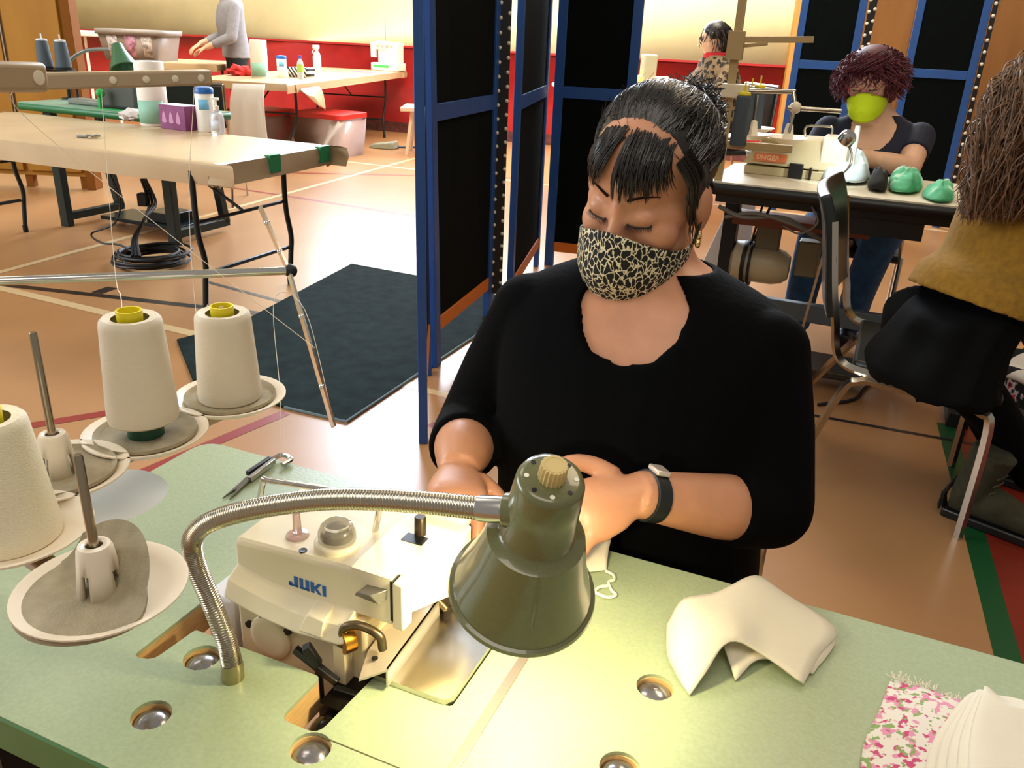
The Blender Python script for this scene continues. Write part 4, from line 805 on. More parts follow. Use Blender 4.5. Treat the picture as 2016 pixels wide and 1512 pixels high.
p = at(474, 149, zB); t = thing('red_cloth', 'crumpled red cloth at the near corner of the far table', 'cloth', p[:])
g = MB(TR(p)); g.sph((0, 0, .04), (.13, .08, .055), nu=24, nv=14); g.v = [V((v.x+NZ.noise(v*18)*.05, v.y+NZ.noise(v*18+V((7, 0, 0)))*.05, max(.001, v.z+NZ.noise(v*18+V((0, 7, 0)))*.05))) for v in g.v]; g.build('cloth_folds', M('cloth_red', 'C9302C', .8), t)
p = at(715, 142, zB); tag((lambda g: (g.prism([[(-.15, -.07), (.12, -.09), (.16, .05), (-.08, .09)]], .0005, .003, TR(p)), g.build('pink_paper', M('paper_pink', 'E0559A', .6)))[1])(MB()), 'bright pink slip of paper on the far table', 'paper')
p = at(765, 139, zB); t = thing('overlock_machine', 'small white domestic overlock machine with green stripe on the far table', 'sewing machine', p[:], -25); X = TR(p) @ RZ(-22); s = 1.25
g = MB(X); g.bb((-.15*s, -.10*s, 0), (.15*s, .10*s, .075*s)); g.build('machine_base', m_white, t, bevel=.01)
g = MB(X); g.bb((-.10*s, -.04*s, .075*s), (.13*s, .09*s, .27*s)); g.bb((-.12*s, -.06*s, .20*s), (.0, .06*s, .28*s)); g.build('machine_body', m_white, t, bevel=.012)
g = MB(X); g.bb((-.12*s, -.1015*s, .03*s), (.06*s, -.10*s, .055*s)); g.build('green_stripe', M('stripe_green', '43B45B', .5), t)
for i in range(4):
    g = MB(X); g.lathe([(.014*s, 0), (.014*s, .016*s), (.010*s, .02*s)], 14, axis_mx((s*(-.085+.05*i), -.0605*s if i < 2 else -.0405*s, .24*s), (s*(-.085+.05*i), -.2, .24*s))); g.build('tension_dial', M('dial_grey', 'B6AD9C', .5), t)
g = MB(X); g.bb((-.20*s, -.02*s, .12*s), (-.145*s, .03*s, .27*s)); g.build('side_spool', m_white, t, bevel=.01)
g = MB(X); g.tube([(-.08*s, .08*s, .27*s), (-.08*s, .08*s, .50*s)], .004, 6); g.build('thread_mast', m_chr, t)
# hanging plastic bag
bt = [T_(FZ(x, y, .80)) for x, y in ((452, 160), (490, 164), (530, 165))]
m_film = M('bag_translucent', 'EDE6D6', .35, trans=.25, bump=.3, bscale=12)
t = thing('plastic_bag', 'long translucent white plastic bag hanging from the near end of the far table', 'bag', (TBL @ V((bt[1].x, bt[1].y, .80)))[:])
g = MB(TBL); t0, t2_ = T_(FZ(458, 164, .795)), T_(FZ(522, 166, .795)); dn = V((0.3, -1, 0)).normalized()
def bagf(s, tt):
    p = t0.lerp(t2_, s); return V((p.x, p.y, 0.793-tt*.786))+dn*(.004+.05*min(1, tt*6)+.03*math.sin(s*14+tt*2)*tt+.03*math.sin(tt*3))+V(((s-.5)*tt*.10, 0, 0))
g.grid(bagf, 26, 14); g.build('bag_film', m_film, t, solid=.006)
# totes under table B
m_redlid = M('lid_red', 'D0302A', .35); m_tclear = M('tote_clear', 'D9BFB4', .2, trans=.45)
def clear_tote(p, rz, L, W, h, label):
    t = thing('storage_tote', label, 'storage tote', p[:], rz); X = TR(p) @ RZ(rz)
    g = MB(X); wall4(g, 0, h, L/2*.9, W/2*.9, L/2, W/2); g.bb((-L/2*.9, -W/2*.9, 0), (L/2*.9, W/2*.9, .012)); g.build('tote_body', m_tclear, t, solid=.008)
    g = MB(X); g.prism([rrect(-L/2-.02, -W/2-.02, L/2+.02, W/2+.02, .05)], h, h+.05); g.build('lid', m_redlid, t, bevel=.015); return t
p1 = FZ(632, 312); clear_tote(p1+V((.03, .33, 0)), -25, .62, .50, .40, 'clear storage tote with red lid on the floor, right one under the far table')
p2 = FZ(545, 312); clear_tote(p2+V((-.30, .50, 0)), -25, .56, .46, .40, 'clear storage tote with red lid half hidden by the kraft table corner')
pf = FZ(758, 292); t = thing('foot_pedal', 'grey machine foot pedal on the floor under the far table', 'foot pedal', pf[:], -15); X = TR(pf) @ RZ(-15)
g = MB(X); g.add([(-.17, -.10, 0), (.15, -.10, 0), (.15, .1, 0), (-.17, .1, 0), (-.15, -.08, .045), (.13, -.08, .09), (.13, .08, .09), (-.15, .08, .045)], [(0,3,2,1),(4,5,6,7),(0,1,5,4),(1,2,6,5),(2,3,7,6),(3,0,4,7)]); g.build('pedal_body', M('pedal_grey', '8B8A72', .5), t, bevel=.015)
g = MB(); g.tube(cr([pf+V((.15, 0, .02)), pf+V((.4, .1, .012)), pf+V((.9, -.1, .012)), pf+V((1.2, .3, .012))], 5), .012, 6); g.build('pedal_cord', m_cable, t)
pw = FZ(800, 306); t = thing('stool', 'pale wooden legged stool half hidden by the left screen', 'stool', (pw.x+.25, pw.y+.2, 0)); zs = ZAT(220, (pw.x, pw.y))
for dx, dy in ((0, 0), (.5, 0), (.5, .4), (0, .4)):
    g = MB(); g.tube([V((pw.x+dx, pw.y+dy, 0)), V((pw.x+dx*.8+.06, pw.y+dy*.8+.05, zs))], .02, 8); g.build('leg', M('leg_pale', 'D2B79A', .5), t)
g = MB(); g.bb((pw.x-.06, pw.y-.03, zs), (pw.x+.56, pw.y+.46, zs+.05)); g.build('seat', M('seat_pale', 'C9AE98', .5), t, bevel=.01)
# ================================================================== right hand sewing table (red haired woman)
XP = TBL @ TR(-.64, 3.40, 0); zp = .84; PL, PW = 1.15, .60
tP = thing('sewing_table', 'cream topped industrial sewing table in front of the red haired woman', 'table', (XP @ V((PL/2, PW/2, 0)))[:], -22.9)
m_cream_l = M('laminate_cream', 'E9DEC4', .35, var=.04, vscale=20)
g = MB(XP); g.prism([rrect(0, 0, PL, PW, .04)], zp-.03, zp); g.build('tabletop', m_cream_l, tP)
g = MB(XP); g.loft([[V((a, b, z)) for a, b in rrect(-.004, -.004, PL+.004, PW+.004, .042)] for z in (zp-.05, zp-.006)], cap=False); g.build('edge_band', m_black, tP, solid=.003)
m_grb = M('beam_grey', '59646A', .5, .3)
for x in (.06, PL-.08):
    g = MB(XP); g.bb((x-.03, .30, .06), (x+.03, .37, zp-.05)); g.bb((x-.04, .02, 0), (x+.04, .58, .06)); g.build('leg', m_dark, tP, bevel=.004)
g = MB(XP); g.bb((.09, .30, .24), (PL-.11, .34, .32)); g.build('cross_beam', m_grb, tP, bevel=.003)
g = MB(XP); g.bb((.03, .04, zp-.085), (PL-.05, .07, zp-.03)); g.bb((.42, .05, zp-.15), (.80, .14, zp-.05)); g.build('apron', m_black, tP, bevel=.003)
g = MB(XP); g.bb((.08, .22, zp-.20), (.62, .40, zp-.165)); g.build('under_shelf', M('shelf_redwood', '7A3A1C', .5), tP, bevel=.003)
g = MB(XP); g.bb((.40, .16, .06), (.74, .40, .085)); g.build('treadle', M('treadle_steel', '4A4438', .4, .6), tP, bevel=.003)
g = MB(XP); g.bar((.42, .2, .08), (.47, .2, zp-.2), .010, .010); g.bar((.88, .26, .03), (.98, .22, zp-.1), .022, .022); g.bar((.84, .26, .03), (.94, .22, zp-.1), .022, .022); g.build('pitman_rod', m_chr, tP)
g = MB(XP)
g.tube(cr([(.05, .03, zp-.1), (.15, .02, zp-.13), (.3, .05, zp-.12), (.42, .12, zp-.19), (.5, .2, zp-.24)], 5), .009, 7); g.tube(cr([(.08, .03, zp-.14), (.2, .02, zp-.11), (.36, .06, zp-.15), (.46, .14, zp-.21)], 5), .008, 7); g.tube(cr([(.40, .02, zp-.06), (.43, .02, zp-.12), (.37, .03, zp-.17), (.3, .06, zp-.15)], 5), .004, 6); g.build('wiring', M('cable_grey', '6B675E', .5), tP)
# motor slung underneath
m_mot = M('motor_beige', 'B9AC8A', .4)
c = T_(FY(1495, 520, 3.62)); t = thing('machine_motor', 'beige clutch motor slung under the cream sewing table', 'motor', (TBL @ c)[:], -22.9)
g = MB(TBL); AXm = axis_mx(c+V((-.09, 0, 0)), c+V((.12, 0, 0))); g.lathe([(.0001, -.03), (.06, -.03), (.092, -.015), (.095, .02), (.080, .024), (.080, .15), (.070, .19), (.05, .215), (.0001, .215)], 30, AXm, cap=False); g.build('motor_body', m_mot, t)
g = MB(TBL); g.lathe([(.097, .022), (.099, .03), (.097, .038)], 30, AXm, cap=False); g.lathe([(.097, .05), (.099, .056), (.097, .062)], 30, AXm, cap=False); g.build('motor_band', m_dark, t)
g = MB(TBL); g.bb((c.x-.03, c.y-.03, c.z+.07), (c.x+.07, c.y+.03, zp-.21)); g.bb((c.x+.15, c.y-.04, c.z-.02), (c.x+.24, c.y+.04, c.z+.13)); g.build('motor_bracket', M('bracket_grey', '6F6850', .5, .2), t, bevel=.006)
g = MB(TBL); g.bar(c+V((-.05, -.01, .07)), V((c.x-.02, c.y, zp-.1)), .012, .008); g.bar(c+V((-.05, .02, .07)), V((c.x+.02, c.y, zp-.1)), .012, .008); g.build('drive_belt', m_black, t)
# white bag under the table
c = T_(FY(1450, 400, 3.95)); t = thing('waste_bag', 'white fabric waste bag hanging at the left end of the cream table', 'bag', (TBL @ c)[:], -22.9)
g = MB(TBL)
rings = []
for k in range(9):
    f = k/8; z = zp-.06-f*.62; r = .02+.105*f**.7
    rings.append([V((c.x+.04-.10*f+r*(1+.12*math.sin(j*1.9)*f)*math.cos(2*PI*j/20), c.y+.10+r*.7*(1+.12*math.cos(j*1.9)*f)*math.sin(2*PI*j/20), z)) for j in range(20)])
g.loft(rings); g.build('bag_cloth', M('bag_white', 'EDE8E0', .7), t, sub=1)
# machine head
t = thing('overlock_machine', 'beige industrial overlock machine with orange label on the cream table', 'sewing machine', (XP @ V((.30, .28, zp)))[:], -22.9)
m_bei = M('machine_beige', 'C8B98F', .4); c = T_(FZ(1556, 350, zp)); c = XP.inverted() @ (TBL @ c)
def P_(x, y, z): return (c.x+x, c.y+y, zp+z)
g = MB(XP); g.add([P_(-.19, 0, .0), P_(.16, 0, 0), P_(.16, .16, 0), P_(-.19, .16, 0), P_(-.19, 0, .035), P_(.16, 0, .035), P_(.16, .16, .04), P_(-.19, .16, .04)], [(0,3,2,1),(4,5,6,7),(0,1,5,4),(1,2,6,5),(2,3,7,6),(3,0,4,7)]); g.build('machine_bed', m_bei, t, bevel=.004)
g = MB(XP); g.add([P_(-.20, -.012, .045), P_(.17, -.012, .04), P_(.17, .16, .04), P_(-.20, .16, .045), P_(-.135, .03, .145), P_(.14, .03, .150), P_(.14, .15, .16), P_(-.135, .15, .155)], [(0,3,2,1),(4,5,6,7),(0,1,5,4),(1,2,6,5),(2,3,7,6),(3,0,4,7)]); mh = g.build('machine_cover', m_bei, t, bevel=.006)
g = MB(XP); g.bb(P_(.10, .0, .03), P_(.20, .15, .17)); g.build('side_cover', m_cream, t, bevel=.008)
g = MB(XP); slope = math.atan2(.105, .042); Xl = TR(*P_(-.155, -.0125, .056)) @ MX.Rotation(slope, 4, 'X'); g.prism([[(0, 0), (.13, 0), (.13, .034), (0, .034)]], 0, .002, Xl); lb = g.build('orange_label', M('label_orange', 'D9743A', .5), t)
vs, fs = text_mesh('SINGER', .028, .0006, TR(*P_(-.147, -.0125, .056)) @ MX.Rotation(slope, 4, 'X') @ TR(0, .007, .0024), .0004); g = MB(XP); g.add(vs, fs); g.build('lettering', M('label_text', 'F2C79C', .5), lb)
g = MB(XP); g.bb(P_(-.01, -.022, .0), P_(.045, -.005, .06)); g.bb(P_(.07, -.025, .0), P_(.08, -.01, .05)); g.build('thread_cutter', m_black, t, bevel=.003)
g = MB(XP); g.lathe([(.012, 0), (.012, .16), (.010, .2)], 14, TR(*P_(.22, .02, .02))); g.build('presser_rod', m_white, t)
g = MB(XP); g.tube(cr([P_(.02, .12, .155), P_(.02, .12, .195), P_(.10, .12, .20), P_(.12, .12, .195), P_(.12, .12, .155)], 4), .005, 8); g.build('thread_frame', m_chr, t)
# thread stand of that table
st2 = thing('thread_stand', 'tall beige thread stand with bracket arms at the left end of the cream table', 'thread stand', FZ(1415, 354, zp)[:], -22.9)
m_brass = M('stand_tan', 'B79D6B', .4); bs = T_(FZ(1414, 354, zp)); ptop = FY(1462, 0, (TBL @ bs).y); ptop = T_(ptop); dz = (ptop-bs)
g = MB(TBL); top_ = bs+dz*1.12; g.bar(bs, top_, .03, .022, up=(0, 1, 0)); g.build('post', m_brass, st2, bevel=.002)
def onpost(y):                        # point of the post at image row y
    lo, hi = 0., 1.2
    for _ in range(30):
        m = (lo+hi)/2; q = TBL @ (bs+dz*m)-V((0, 0, H)); yy = 756-FPX*q.dot(_u)/q.dot(_f)
        if yy > y: lo = m
        else: hi = m
    return bs+dz*lo
pw_ = lambda q: (TBL @ q-V((0, 0, H))).dot(_f)
a_ = onpost(78); w_ = pw_(a_)
g = MB(TBL); g.bar(a_-V((.01, .01, 0)), T_(PX(1602, 78, w_*.97)), .03, .022); g.bar(onpost(92), T_(PX(1510, 86, w_*.98)), .02, .012); g.bb((a_.x-.03, a_.y-.03, a_.z-.07), (a_.x+.03, a_.y-.005, a_.z+.03)); g.build('top_arm', m_brass, st2, bevel=.002)
a_ = onpost(178); k1 = T_(PX(1562, 181, w_)); k2 = T_(PX(1566, 212, w_)); k3 = T_(PX(1656, 219, w_*.99)); k4 = T_(PX(1551, 212, w_))
g = MB(TBL); g.tube(cr([a_, a_.lerp(k1, .93), k1, k1.lerp(k2, .1), k2], 4), .0085, 10); g.tube([k4, k3], .0085, 10); g.tube([k2, T_(PX(1553, 262, w_))], .0055, 8); g.build('guide_rod', m_chr, st2)
g = MB(TBL); g.sph(k2, .022, nu=12, nv=8); g.build('rod_knuckle', m_cream, st2)
g = MB(TBL); g.bb((a_.x-.03, a_.y-.035, a_.z-.025), (a_.x+.07, a_.y+.01, a_.z+.025)); g.build('rod_clamp', m_cream, st2, bevel=.004)
zs2 = onpost(283).z
g = MB(TBL); a_ = onpost(284); g.bar(a_+V((-.14, 0, 0)), T_(PX(1560, 294, w_*1.0)), .02, .028); g.bar(a_+V((.02, -.03, 0)), a_+V((-.02, .32, 0)), .02, .022); g.build('disc_arm', m_brass, st2, bevel=.002)
dpos = {}
for nm, x, y, w__ in (('p', 1480, 269, 1.0), ('q', 1550, 276, 1.0), ('r', 1428, 272, 1.02), ('s', 1488, 256, 1.10)):
    d_ = T_(FZ(x, y, zs2+.012)); dpos[nm] = d_
for nm, d_ in dpos.items():
    g = MB(TBL); g.lathe([(.0001, -.004), (.03, -.004), (.078, .012), (.079, .010), (.035, -.012), (.0001, -.014)], 32, TR(d_), cap=False); g.build('spool_disc', m_disc, st2)
for nm in 'pq':
    g = MB(TBL); g.lathe([(.024, -.004), (.014, .06), (.008, .065)], 4, TR(dpos[nm])); g.build('cone_holder', m_disc, st2); g = MB(TBL); g.tube([dpos[nm], dpos[nm]+V((0, 0, .16))], .005, 8); g.build('spool_pin', m_chr, st2)
for i, (x, y, lb) in enumerate(((1452, 292, 'dark grey thread cone in front, nearest the tan post'), (1466, 277, 'dark grey thread cone in the middle of the row of three'), (1484, 263, 'dark grey thread cone at the back of the row of three'))):
    b_ = T_(FZ(x, y-6, zs2+.004)); t = thing('thread_cone', lb, 'thread cone', (TBL @ b_)[:], -22.9, 'grey cones on the tan stand')
    g = MB(TBL); g.lathe([(.029, .0), (.031, .006), (.027, .175), (.022, .18)], 28, TR(b_)); g.build('wound_thread', m_gthr, t)
    g = MB(TBL); g.lathe([(.020, .178), (.024, .184), (.022, .192), (.010, .194)], 22, TR(b_)); g.tube([b_+V((0, 0, .19)), b_+V((0, 0, .23))], .0035, 6); g.build('core_ring', m_yc, t)
# tub, LED lamp, fabrics
p = FZ(1496, 325, zp); t = thing('plastic_tub', 'small clear plastic tub beside the beige overlock machine', 'tub', p[:]); g = MB(TR(p)); g.lathe([(.052, 0), (.056, .004), (.068, .055), (.073, .056), (.073, .060), (.065, .060), (.053, .006), (.0001, .005)], 32, cap=False); g.build('tub_body', M('tub_clear', 'D9D6DC', .2, trans=.4), t)
p = FZ(1626, 380, zp); t = thing('led_lamp', 'small silver LED lamp on a thin gooseneck clipped to the cream table', 'lamp', p[:]); pw2 = (p-V((0, 0, H))).dot(_f)
hd_ = PX(1664, 273, pw2); g = MB(); g.tube(cr([p, PX(1629, 362, pw2), PX(1650, 348, pw2), PX(1672, 328, pw2), PX(1677, 305, pw2), PX(1671, 286, pw2)], 6), .0045, 8); g.build('gooseneck', m_chr, t)
g = MB(); g.lathe([(.022, 0), (.022, .006), (.006, .010)], 18, TR(p)); g.build('clip_base', m_chr, t)
ax2 = axis_mx(PX(1672, 268, pw2*.99), PX(1658, 283, pw2*1.0)); g = MB(); g.lathe([(.0001, -.012), (.022, -.012), (.030, .0), (.031, .026), (.0001, .024)], 24, ax2, cap=False); g.build('lamp_head', m_steel, t)
g = MB(); g.lathe([(.027, .0255), (.027, .0275), (.0001, .0275)], 24, ax2, cap=False); g.build('led_lens', M('led_white', 'F4FBFF', .3, emit=12), t)
l = bpy.data.lights.new('led_light', 'SPOT'); l.energy = 2.6; l.color = (.85, .95, 1); l.spot_size = R(80); l.shadow_soft_size = .02; lo = bpy.data.objects.new('led_light', l); COL.objects.link(lo); lo.location = ax2 @ V((0, 0, .04)); lo.rotation_euler = (FZ(1640, 345, zp)-lo.location).to_track_quat('-Z', 'Y').to_euler()
def heap(label, cat, pts, hmax, mat, seed, noise=.03, name='fabric_piece', grp=None):
    P = [FZ(x, y, zp) for x, y in pts]; c = sum(P, V((0, 0, 0)))/len(P); t = thing(name, label, cat, (c.x, c.y, zp), 0, grp); n = 26; rings = []
    pts2 = cr(P, 6, True); m = len(pts2)
    for k in range(8):
        f = k/7; rr_ = math.cos(f*PI/2); hz = hmax*math.sin(f*PI/2)
        ring = []
        for j, q in enumerate(pts2):
            v = c+(q-c)*max(rr_, .02); nz = NZ.noise(V((v.x*14, v.y*14, seed+f*2)))+.8*NZ.noise(V((v.x*34, v.y*34, seed)))+.4*NZ.noise(V((v.x*70, v.y*70, seed))); ring.append(V((v.x+nz*noise*.6*f, v.y+nz*noise*.5*f, zp+.003+max(0, hz*(1+.5*nz)))))
        rings.append(ring)
    g = MB(); g.loft(rings); g.build('cloth_folds', mat, t, sub=1); return t
heap('pale blue and white fabric bunched under the LED lamp', 'fabric', [(1618, 362), (1622, 340), (1650, 322), (1690, 325), (1712, 348), (1704, 366), (1660, 368)], .095, M('fabric_iceblue', 'D3E6E8', .8, var=.12, vscale=9), 3)
m_gt = M('fabric_greentie', '4E9E73', .85, col2='B8D6B4', vscale=9); ramp_tex(m_gt, 'noise', [(.3, '2F8A57'), (.5, '57B583'), (.62, 'CFE3C8'), (.75, '3B9A66')], 9)
heap('green tie-dye fabric piece folded into a peak on the cream table', 'fabric', [(1748, 378), (1752, 352), (1775, 345), (1808, 355), (1816, 376), (1790, 386)], .062, m_gt, 8)
heap('paler green tie-dye fabric lying flat at the right end of the cream table', 'fabric', [(1812, 388), (1838, 372), (1868, 376), (1878, 398), (1845, 402)], .05, m_gt, 11)
heap('black lined fabric piece standing beside the green tie-dye fabric', 'fabric', [(1708, 376), (1712, 358), (1728, 352), (1745, 372), (1740, 382)], .075, M('fabric_blackline', '15150F', .9), 15)
# ================================================================== stacking chair at the right
t = thing('stacking_chair', 'black vinyl chair with square chrome frame under the person in mustard', 'chair', (1.25, 2.62, 0))
fl_, bl_, fr_, br_ = FZ(1885, 1060), FZ(1548, 945), FZ(1872, 918), FZ(1560, 790)
hs = .445; up = V((0, 0, 1)); sz = V((0, 0, hs-.03))
bdir = (bl_-fl_).normalized(); sdir = (fr_-fl_).normalized()
for nm, f, b in (('near', fl_, bl_), ('far', fr_, br_)):
    g = MB(); ft = f-sdir*0+sz+bdir*.01; sb = PX(1720, 762, (FZ(1720, 1000)-V((0, 0, H))).dot(_f)) if False else f+bdir*.36+sz
    pth2 = cr([f, f+up*(hs*.8), f+sz+bdir*.03+up*-.01, f+sz+bdir*.09, f+sz+bdir*.30, f+bdir*.37+sz-up*.01, f+bdir*.42+up*(hs*.78), b+up*.0], 6); g.tube(pth2, .0135, 4, flat=1, up=sdir); g.build('leg', m_chr, t, sharp=30)
    s0 = f+sz+bdir*.02+up*.024; g = MB(); bt0 = f+bdir*.50+up*.93
    g.tube(cr([s0, f+sz+bdir*.33+up*.020, f+sz+bdir*.44+up*.045, f+bdir*.475+up*(hs+.13), f+bdir*.50+up*.68, f+bdir*.535+up*.87], 6), .0135, 4, up=sdir); g.build('back_upright', m_chr, t, sharp=30)
wv_ = (fr_-fl_); g = MB(); c0 = fl_+bdir*.0+up*(hs-.005)
def q_(a, b, z): return fl_+bdir*a+wv_*b+up*z
g.add([q_(-.02, .04, hs-.02), q_(.40, .04, hs-.02), q_(.40, .96, hs-.02), q_(-.02, .96, hs-.02), q_(-.02, .04, hs+.02), q_(.40, .04, hs+.015), q_(.40, .96, hs+.015), q_(-.02, .96, hs+.02)], [(0,3,2,1),(4,5,6,7),(0,1,5,4),(1,2,6,5),(2,3,7,6),(3,0,4,7)]); g.build('seat', m_vinyl, t, bevel=.012)
g = MB(); rows = []
for z, a in ((hs+.14, .485), (.62, .50), (.76, .52), (.88, .545), (.945, .575)):
    rows.append([q_(a+.03*math.sin(PI*b), b, z) for b in (-.02, .15, .35, .5, .65, .85, 1.02)])
vs = [q for r in rows for q in r]; g.add(vs, [(i*7+j, i*7+j+1, (i+1)*7+j+1, (i+1)*7+j) for i in range(4) for j in range(6)]); g.build('backrest', m_vinyl, t, solid=.035, bevel=.006, sub=1)
g = MB(); g.bar(q_(.02, 0, hs-.03), q_(.02, 1, hs-.03), .018, .018); g.bar(q_(.36, 0, hs-.03), q_(.36, 1, hs-.03), .018, .018); g.build('cross_bar', m_chr, t)
cdp = [FZ(x, y) for x, y in ((1610, 800), (1680, 790), (1705, 765), (1740, 755), (1850, 790), (1900, 835), (1990, 830), (1985, 780), (1900, 775))]
g = MB(); g.tube(cr([q+V((0, 0, .008)) for q in cdp], 6), .007, 7); tag(g.build('floor_cable', m_cable), 'black cable trailing over the floor beneath the vinyl chair', 'cable')
# ================================================================== people
def basis(o, fwd, up=(0, 0, 1), roll=0):
    y = V(fwd).normalized(); x = y.cross(V(up)).normalized(); z = x.cross(y)
    X = MX(((x.x, y.x, z.x, o[0]), (x.y, y.y, z.y, o[1]), (x.z, y.z, z.z, o[2]), (0, 0, 0, 1)))
    return X @ MX.Rotation(roll, 4, 'Y')
SK = dict(c=(0, -.015, .03), r=(.076, .095, .086))
def skull_y(x, z, o=0):               # front of the skull at x, z (head frame)
    q = 1-((x-SK['c'][0])/(SK['r'][0]+o))**2-((z-SK['c'][2])/(SK['r'][2]+o))**2
    return SK['c'][1]+(SK['r'][1]+o)*math.sqrt(max(q, 0))
def head_skin(g, X, k=1.0, neck=None, lids=True):
    def S(c, r, rot=None):
        r = r if hasattr(r, '__len__') else (r, r, r); g.sph(X @ V(c), [q*k for q in r], X=(X if rot is None else X @ rot), nu=28, nv=18)
    S(SK['c'], SK['r']); S((0, .018, -.045), (.064, .070, .072)); S((0, .035, -.080), (.042, .048, .042)); S((0, .066, -.100), (.021, .018, .018))
    S((0, -.02, -.05), (.055, .06, .06)); S((0, .010, -.010), (.0745, .074, .052))
    for s in (-1, 1):
        S((s*.033, .046, -.032), (.036, .036, .034)); S((s*.046, .022, -.068), (.022, .042, .030))
        S((s*.031, .0660, -.001), (.0185, .0140, .0130)) if lids else S((s*.031, .068, -.001), .013)
        S((s*.081, -.008, -.012), (.009, .020, .032)); S((s*.080, -.002, -.036), (.007, .010, .012)); S((s*.012, .092, -.038), (.010, .012, .008))
    g.tube([X @ V(q) for q in ((0, .076, .016), (0, .081, -.002), (0, .090, -.024), (0, .096, -.036))], [.0085*k, .0085*k, .011*k, .0125*k], 14)
    S((0, .083, -.066), (.024, .012, .007)); S((0, .081, -.077), (.021, .012, .007))
    if neck: g.tube([X @ V((0, -.028, -.045))]+[V(q) for q in neck[0]], [.056*k]+neck[1], 20)
def brow_lash(X, par, col, k=1.0, closed=True):
    for s in (-1, 1):
        g = MB(); pts = []
        for t in (0, .25, .5, .75, 1): x = s*(.014+.036*t); z = .0250+.0075*math.sin(t*2.2)-.003*t; pts.append(X @ (V((x, max(skull_y(x, z), .010+.074*math.sqrt(max(0, 1-(x/.0745)**2-((z+.01)/.052)**2)))+.0012, z))*k))
        g.tube(cr(pts, 4), [.0024*k*(1-.7*i/16) for i in range(17)], 6, flat=.6); g.build('eyebrow', col, par)
        g = MB(); pts = []
        for t in (0, .25, .5, .75, 1): a = PI*(1-t); x = s*.031+.0150*math.cos(a); z = -.0065-.0040*math.sin(a); y = max(.0660+.0140*math.sqrt(max(.0, 1-((x-s*.031)/.0185)**2-((z+.001)/.0130)**2)), .010+.074*math.sqrt(max(0, 1-(x/.0745)**2-((z+.01)/.052)**2))); pts.append(X @ (V((x, y+.0012, z))*k))
        pc = cr(pts, 4); g.tube(pc, .0013*k, 6)
        for i in range(0, len(pc), 1): q = pc[i]; d = X.to_3x3() @ V(((i/(len(pc)-1)-.5)*.006*1, .0055, -.0055)); g.tube([q, q+d*.6, q+d], [.0006, .0004, .0001], 4)
        g.build('eyelashes', M('lash_black', '0E0A09', .6), par)
def mask(X, mat, par, strap, k=1.0, name='face_mask', nu=34, nv=20):
    g = MB()
    def fn(a, b):
        s = -1+2*a; t = b; cs = math.cos(s*PI/2*.98)
        zt = -.060+.048*cs**1.3-(.010 if abs(s) < .9 else 0)*(1-cs)*cs*2; zb = -.082-.046*cs**.9
        z = zt+(zb-zt)*t; xs = (.078-.006*t)*math.sin(s*PI/2*.98)
        yc = .1035+.024*math.sin(min(1, t*1.5)*PI/2)-.040*max(0, t-.5)**1.2; ys = .006
        y = ys+(yc-ys)*max(cs, 0)**.82
        return X @ (V((xs, y, z))*k)
    g.grid(fn, nu, nv); o = g.build(name, mat, par, solid=.0022*k)
    for s in (0, 1):
        for b in (0.05,):
            g = MB(); p = fn(s, b); e = X @ V(((-.083 if s == 0 else .083)*k, -.012*k, .022*k)); e2 = X @ V(((-.086 if s == 0 else .086)*k, -.030*k, .0)); g.tube(cr([p, p.lerp(e, .5)+X.to_3x3() @ V(((-.004 if s == 0 else .004), .003, 0)), e, e2], 5), .0022*k, 6); g.build('ear_loop', strap, o)
    return o
def finger_set(g, wrist, knuck, tip, back, k=1.0, curl=.35, thumb=1, spread=1.0, splay=(0, 0, 0, 0)):
    """hand from wrist over the knuckles to the finger tips; back = direction of the back of the hand"""
    wrist, knuck, tip = V(wrist), V(knuck), V(tip); f = (knuck-wrist).normalized(); b = V(back); b = (b-f*b.dot(f)).normalized(); s = f.cross(b)*thumb
    fd = (tip-knuck).normalized(); L = (knuck-wrist).length
    # palm : rounded slab
    rings = []
    for t, w_, h_ in ((-.18, .024, .020), (.05, .026, .019), (.4, .036, .0165), (.8, .041, .0155), (1.02, .039, .0125), (1.1, .034, .008)):
        c = wrist+f*(L*t); rings.append([c+s*(w_*k*math.cos(2*PI*j/20))+b*(h_*k*math.sin(2*PI*j/20)) for j in range(20)])
    g.loft(rings)
    for i, (o_, ln) in enumerate(((.030, .068), (.0105, .077), (-.0095, .072), (-.029, .057))):
        p0 = knuck+s*(o_*k*spread)+b*(.001); d = (fd+s*(o_*1.2+splay[i])).normalized(); q = [p0-f*.012, p0]
        cl = curl; a = 0
        for seg_, ang in ((.45, .3), (.32, .9), (.23, 1.1)):
            a += ang*cl; dd = (d*math.cos(a)-b*math.sin(a)); q.append(q[-1]+dd*(ln*k*seg_))
        g.tube(cr(q, 3), interp([.0098*k, .0095*k, .0088*k, .0080*k, .0062*k], 3), 12)
        g.sph(q[-1], .0062*k, nu=10, nv=8)
    p0 = wrist+f*(L*.22)+s*(.026*k)-b*(.004*k); q = [p0, p0+(f*.5+s*.75-b*.3).normalized()*(.032*k), p0+(f*.62+s*.62-b*.35).normalized()*(.062*k), p0+(f*.80+s*.45-b*.4).normalized()*(.086*k)]
    g.tube(cr(q, 3), interp([.0150*k, .0125*k, .0100*k, .0075*k], 3), 12); g.sph(q[-1], .0075*k, nu=10, nv=8)
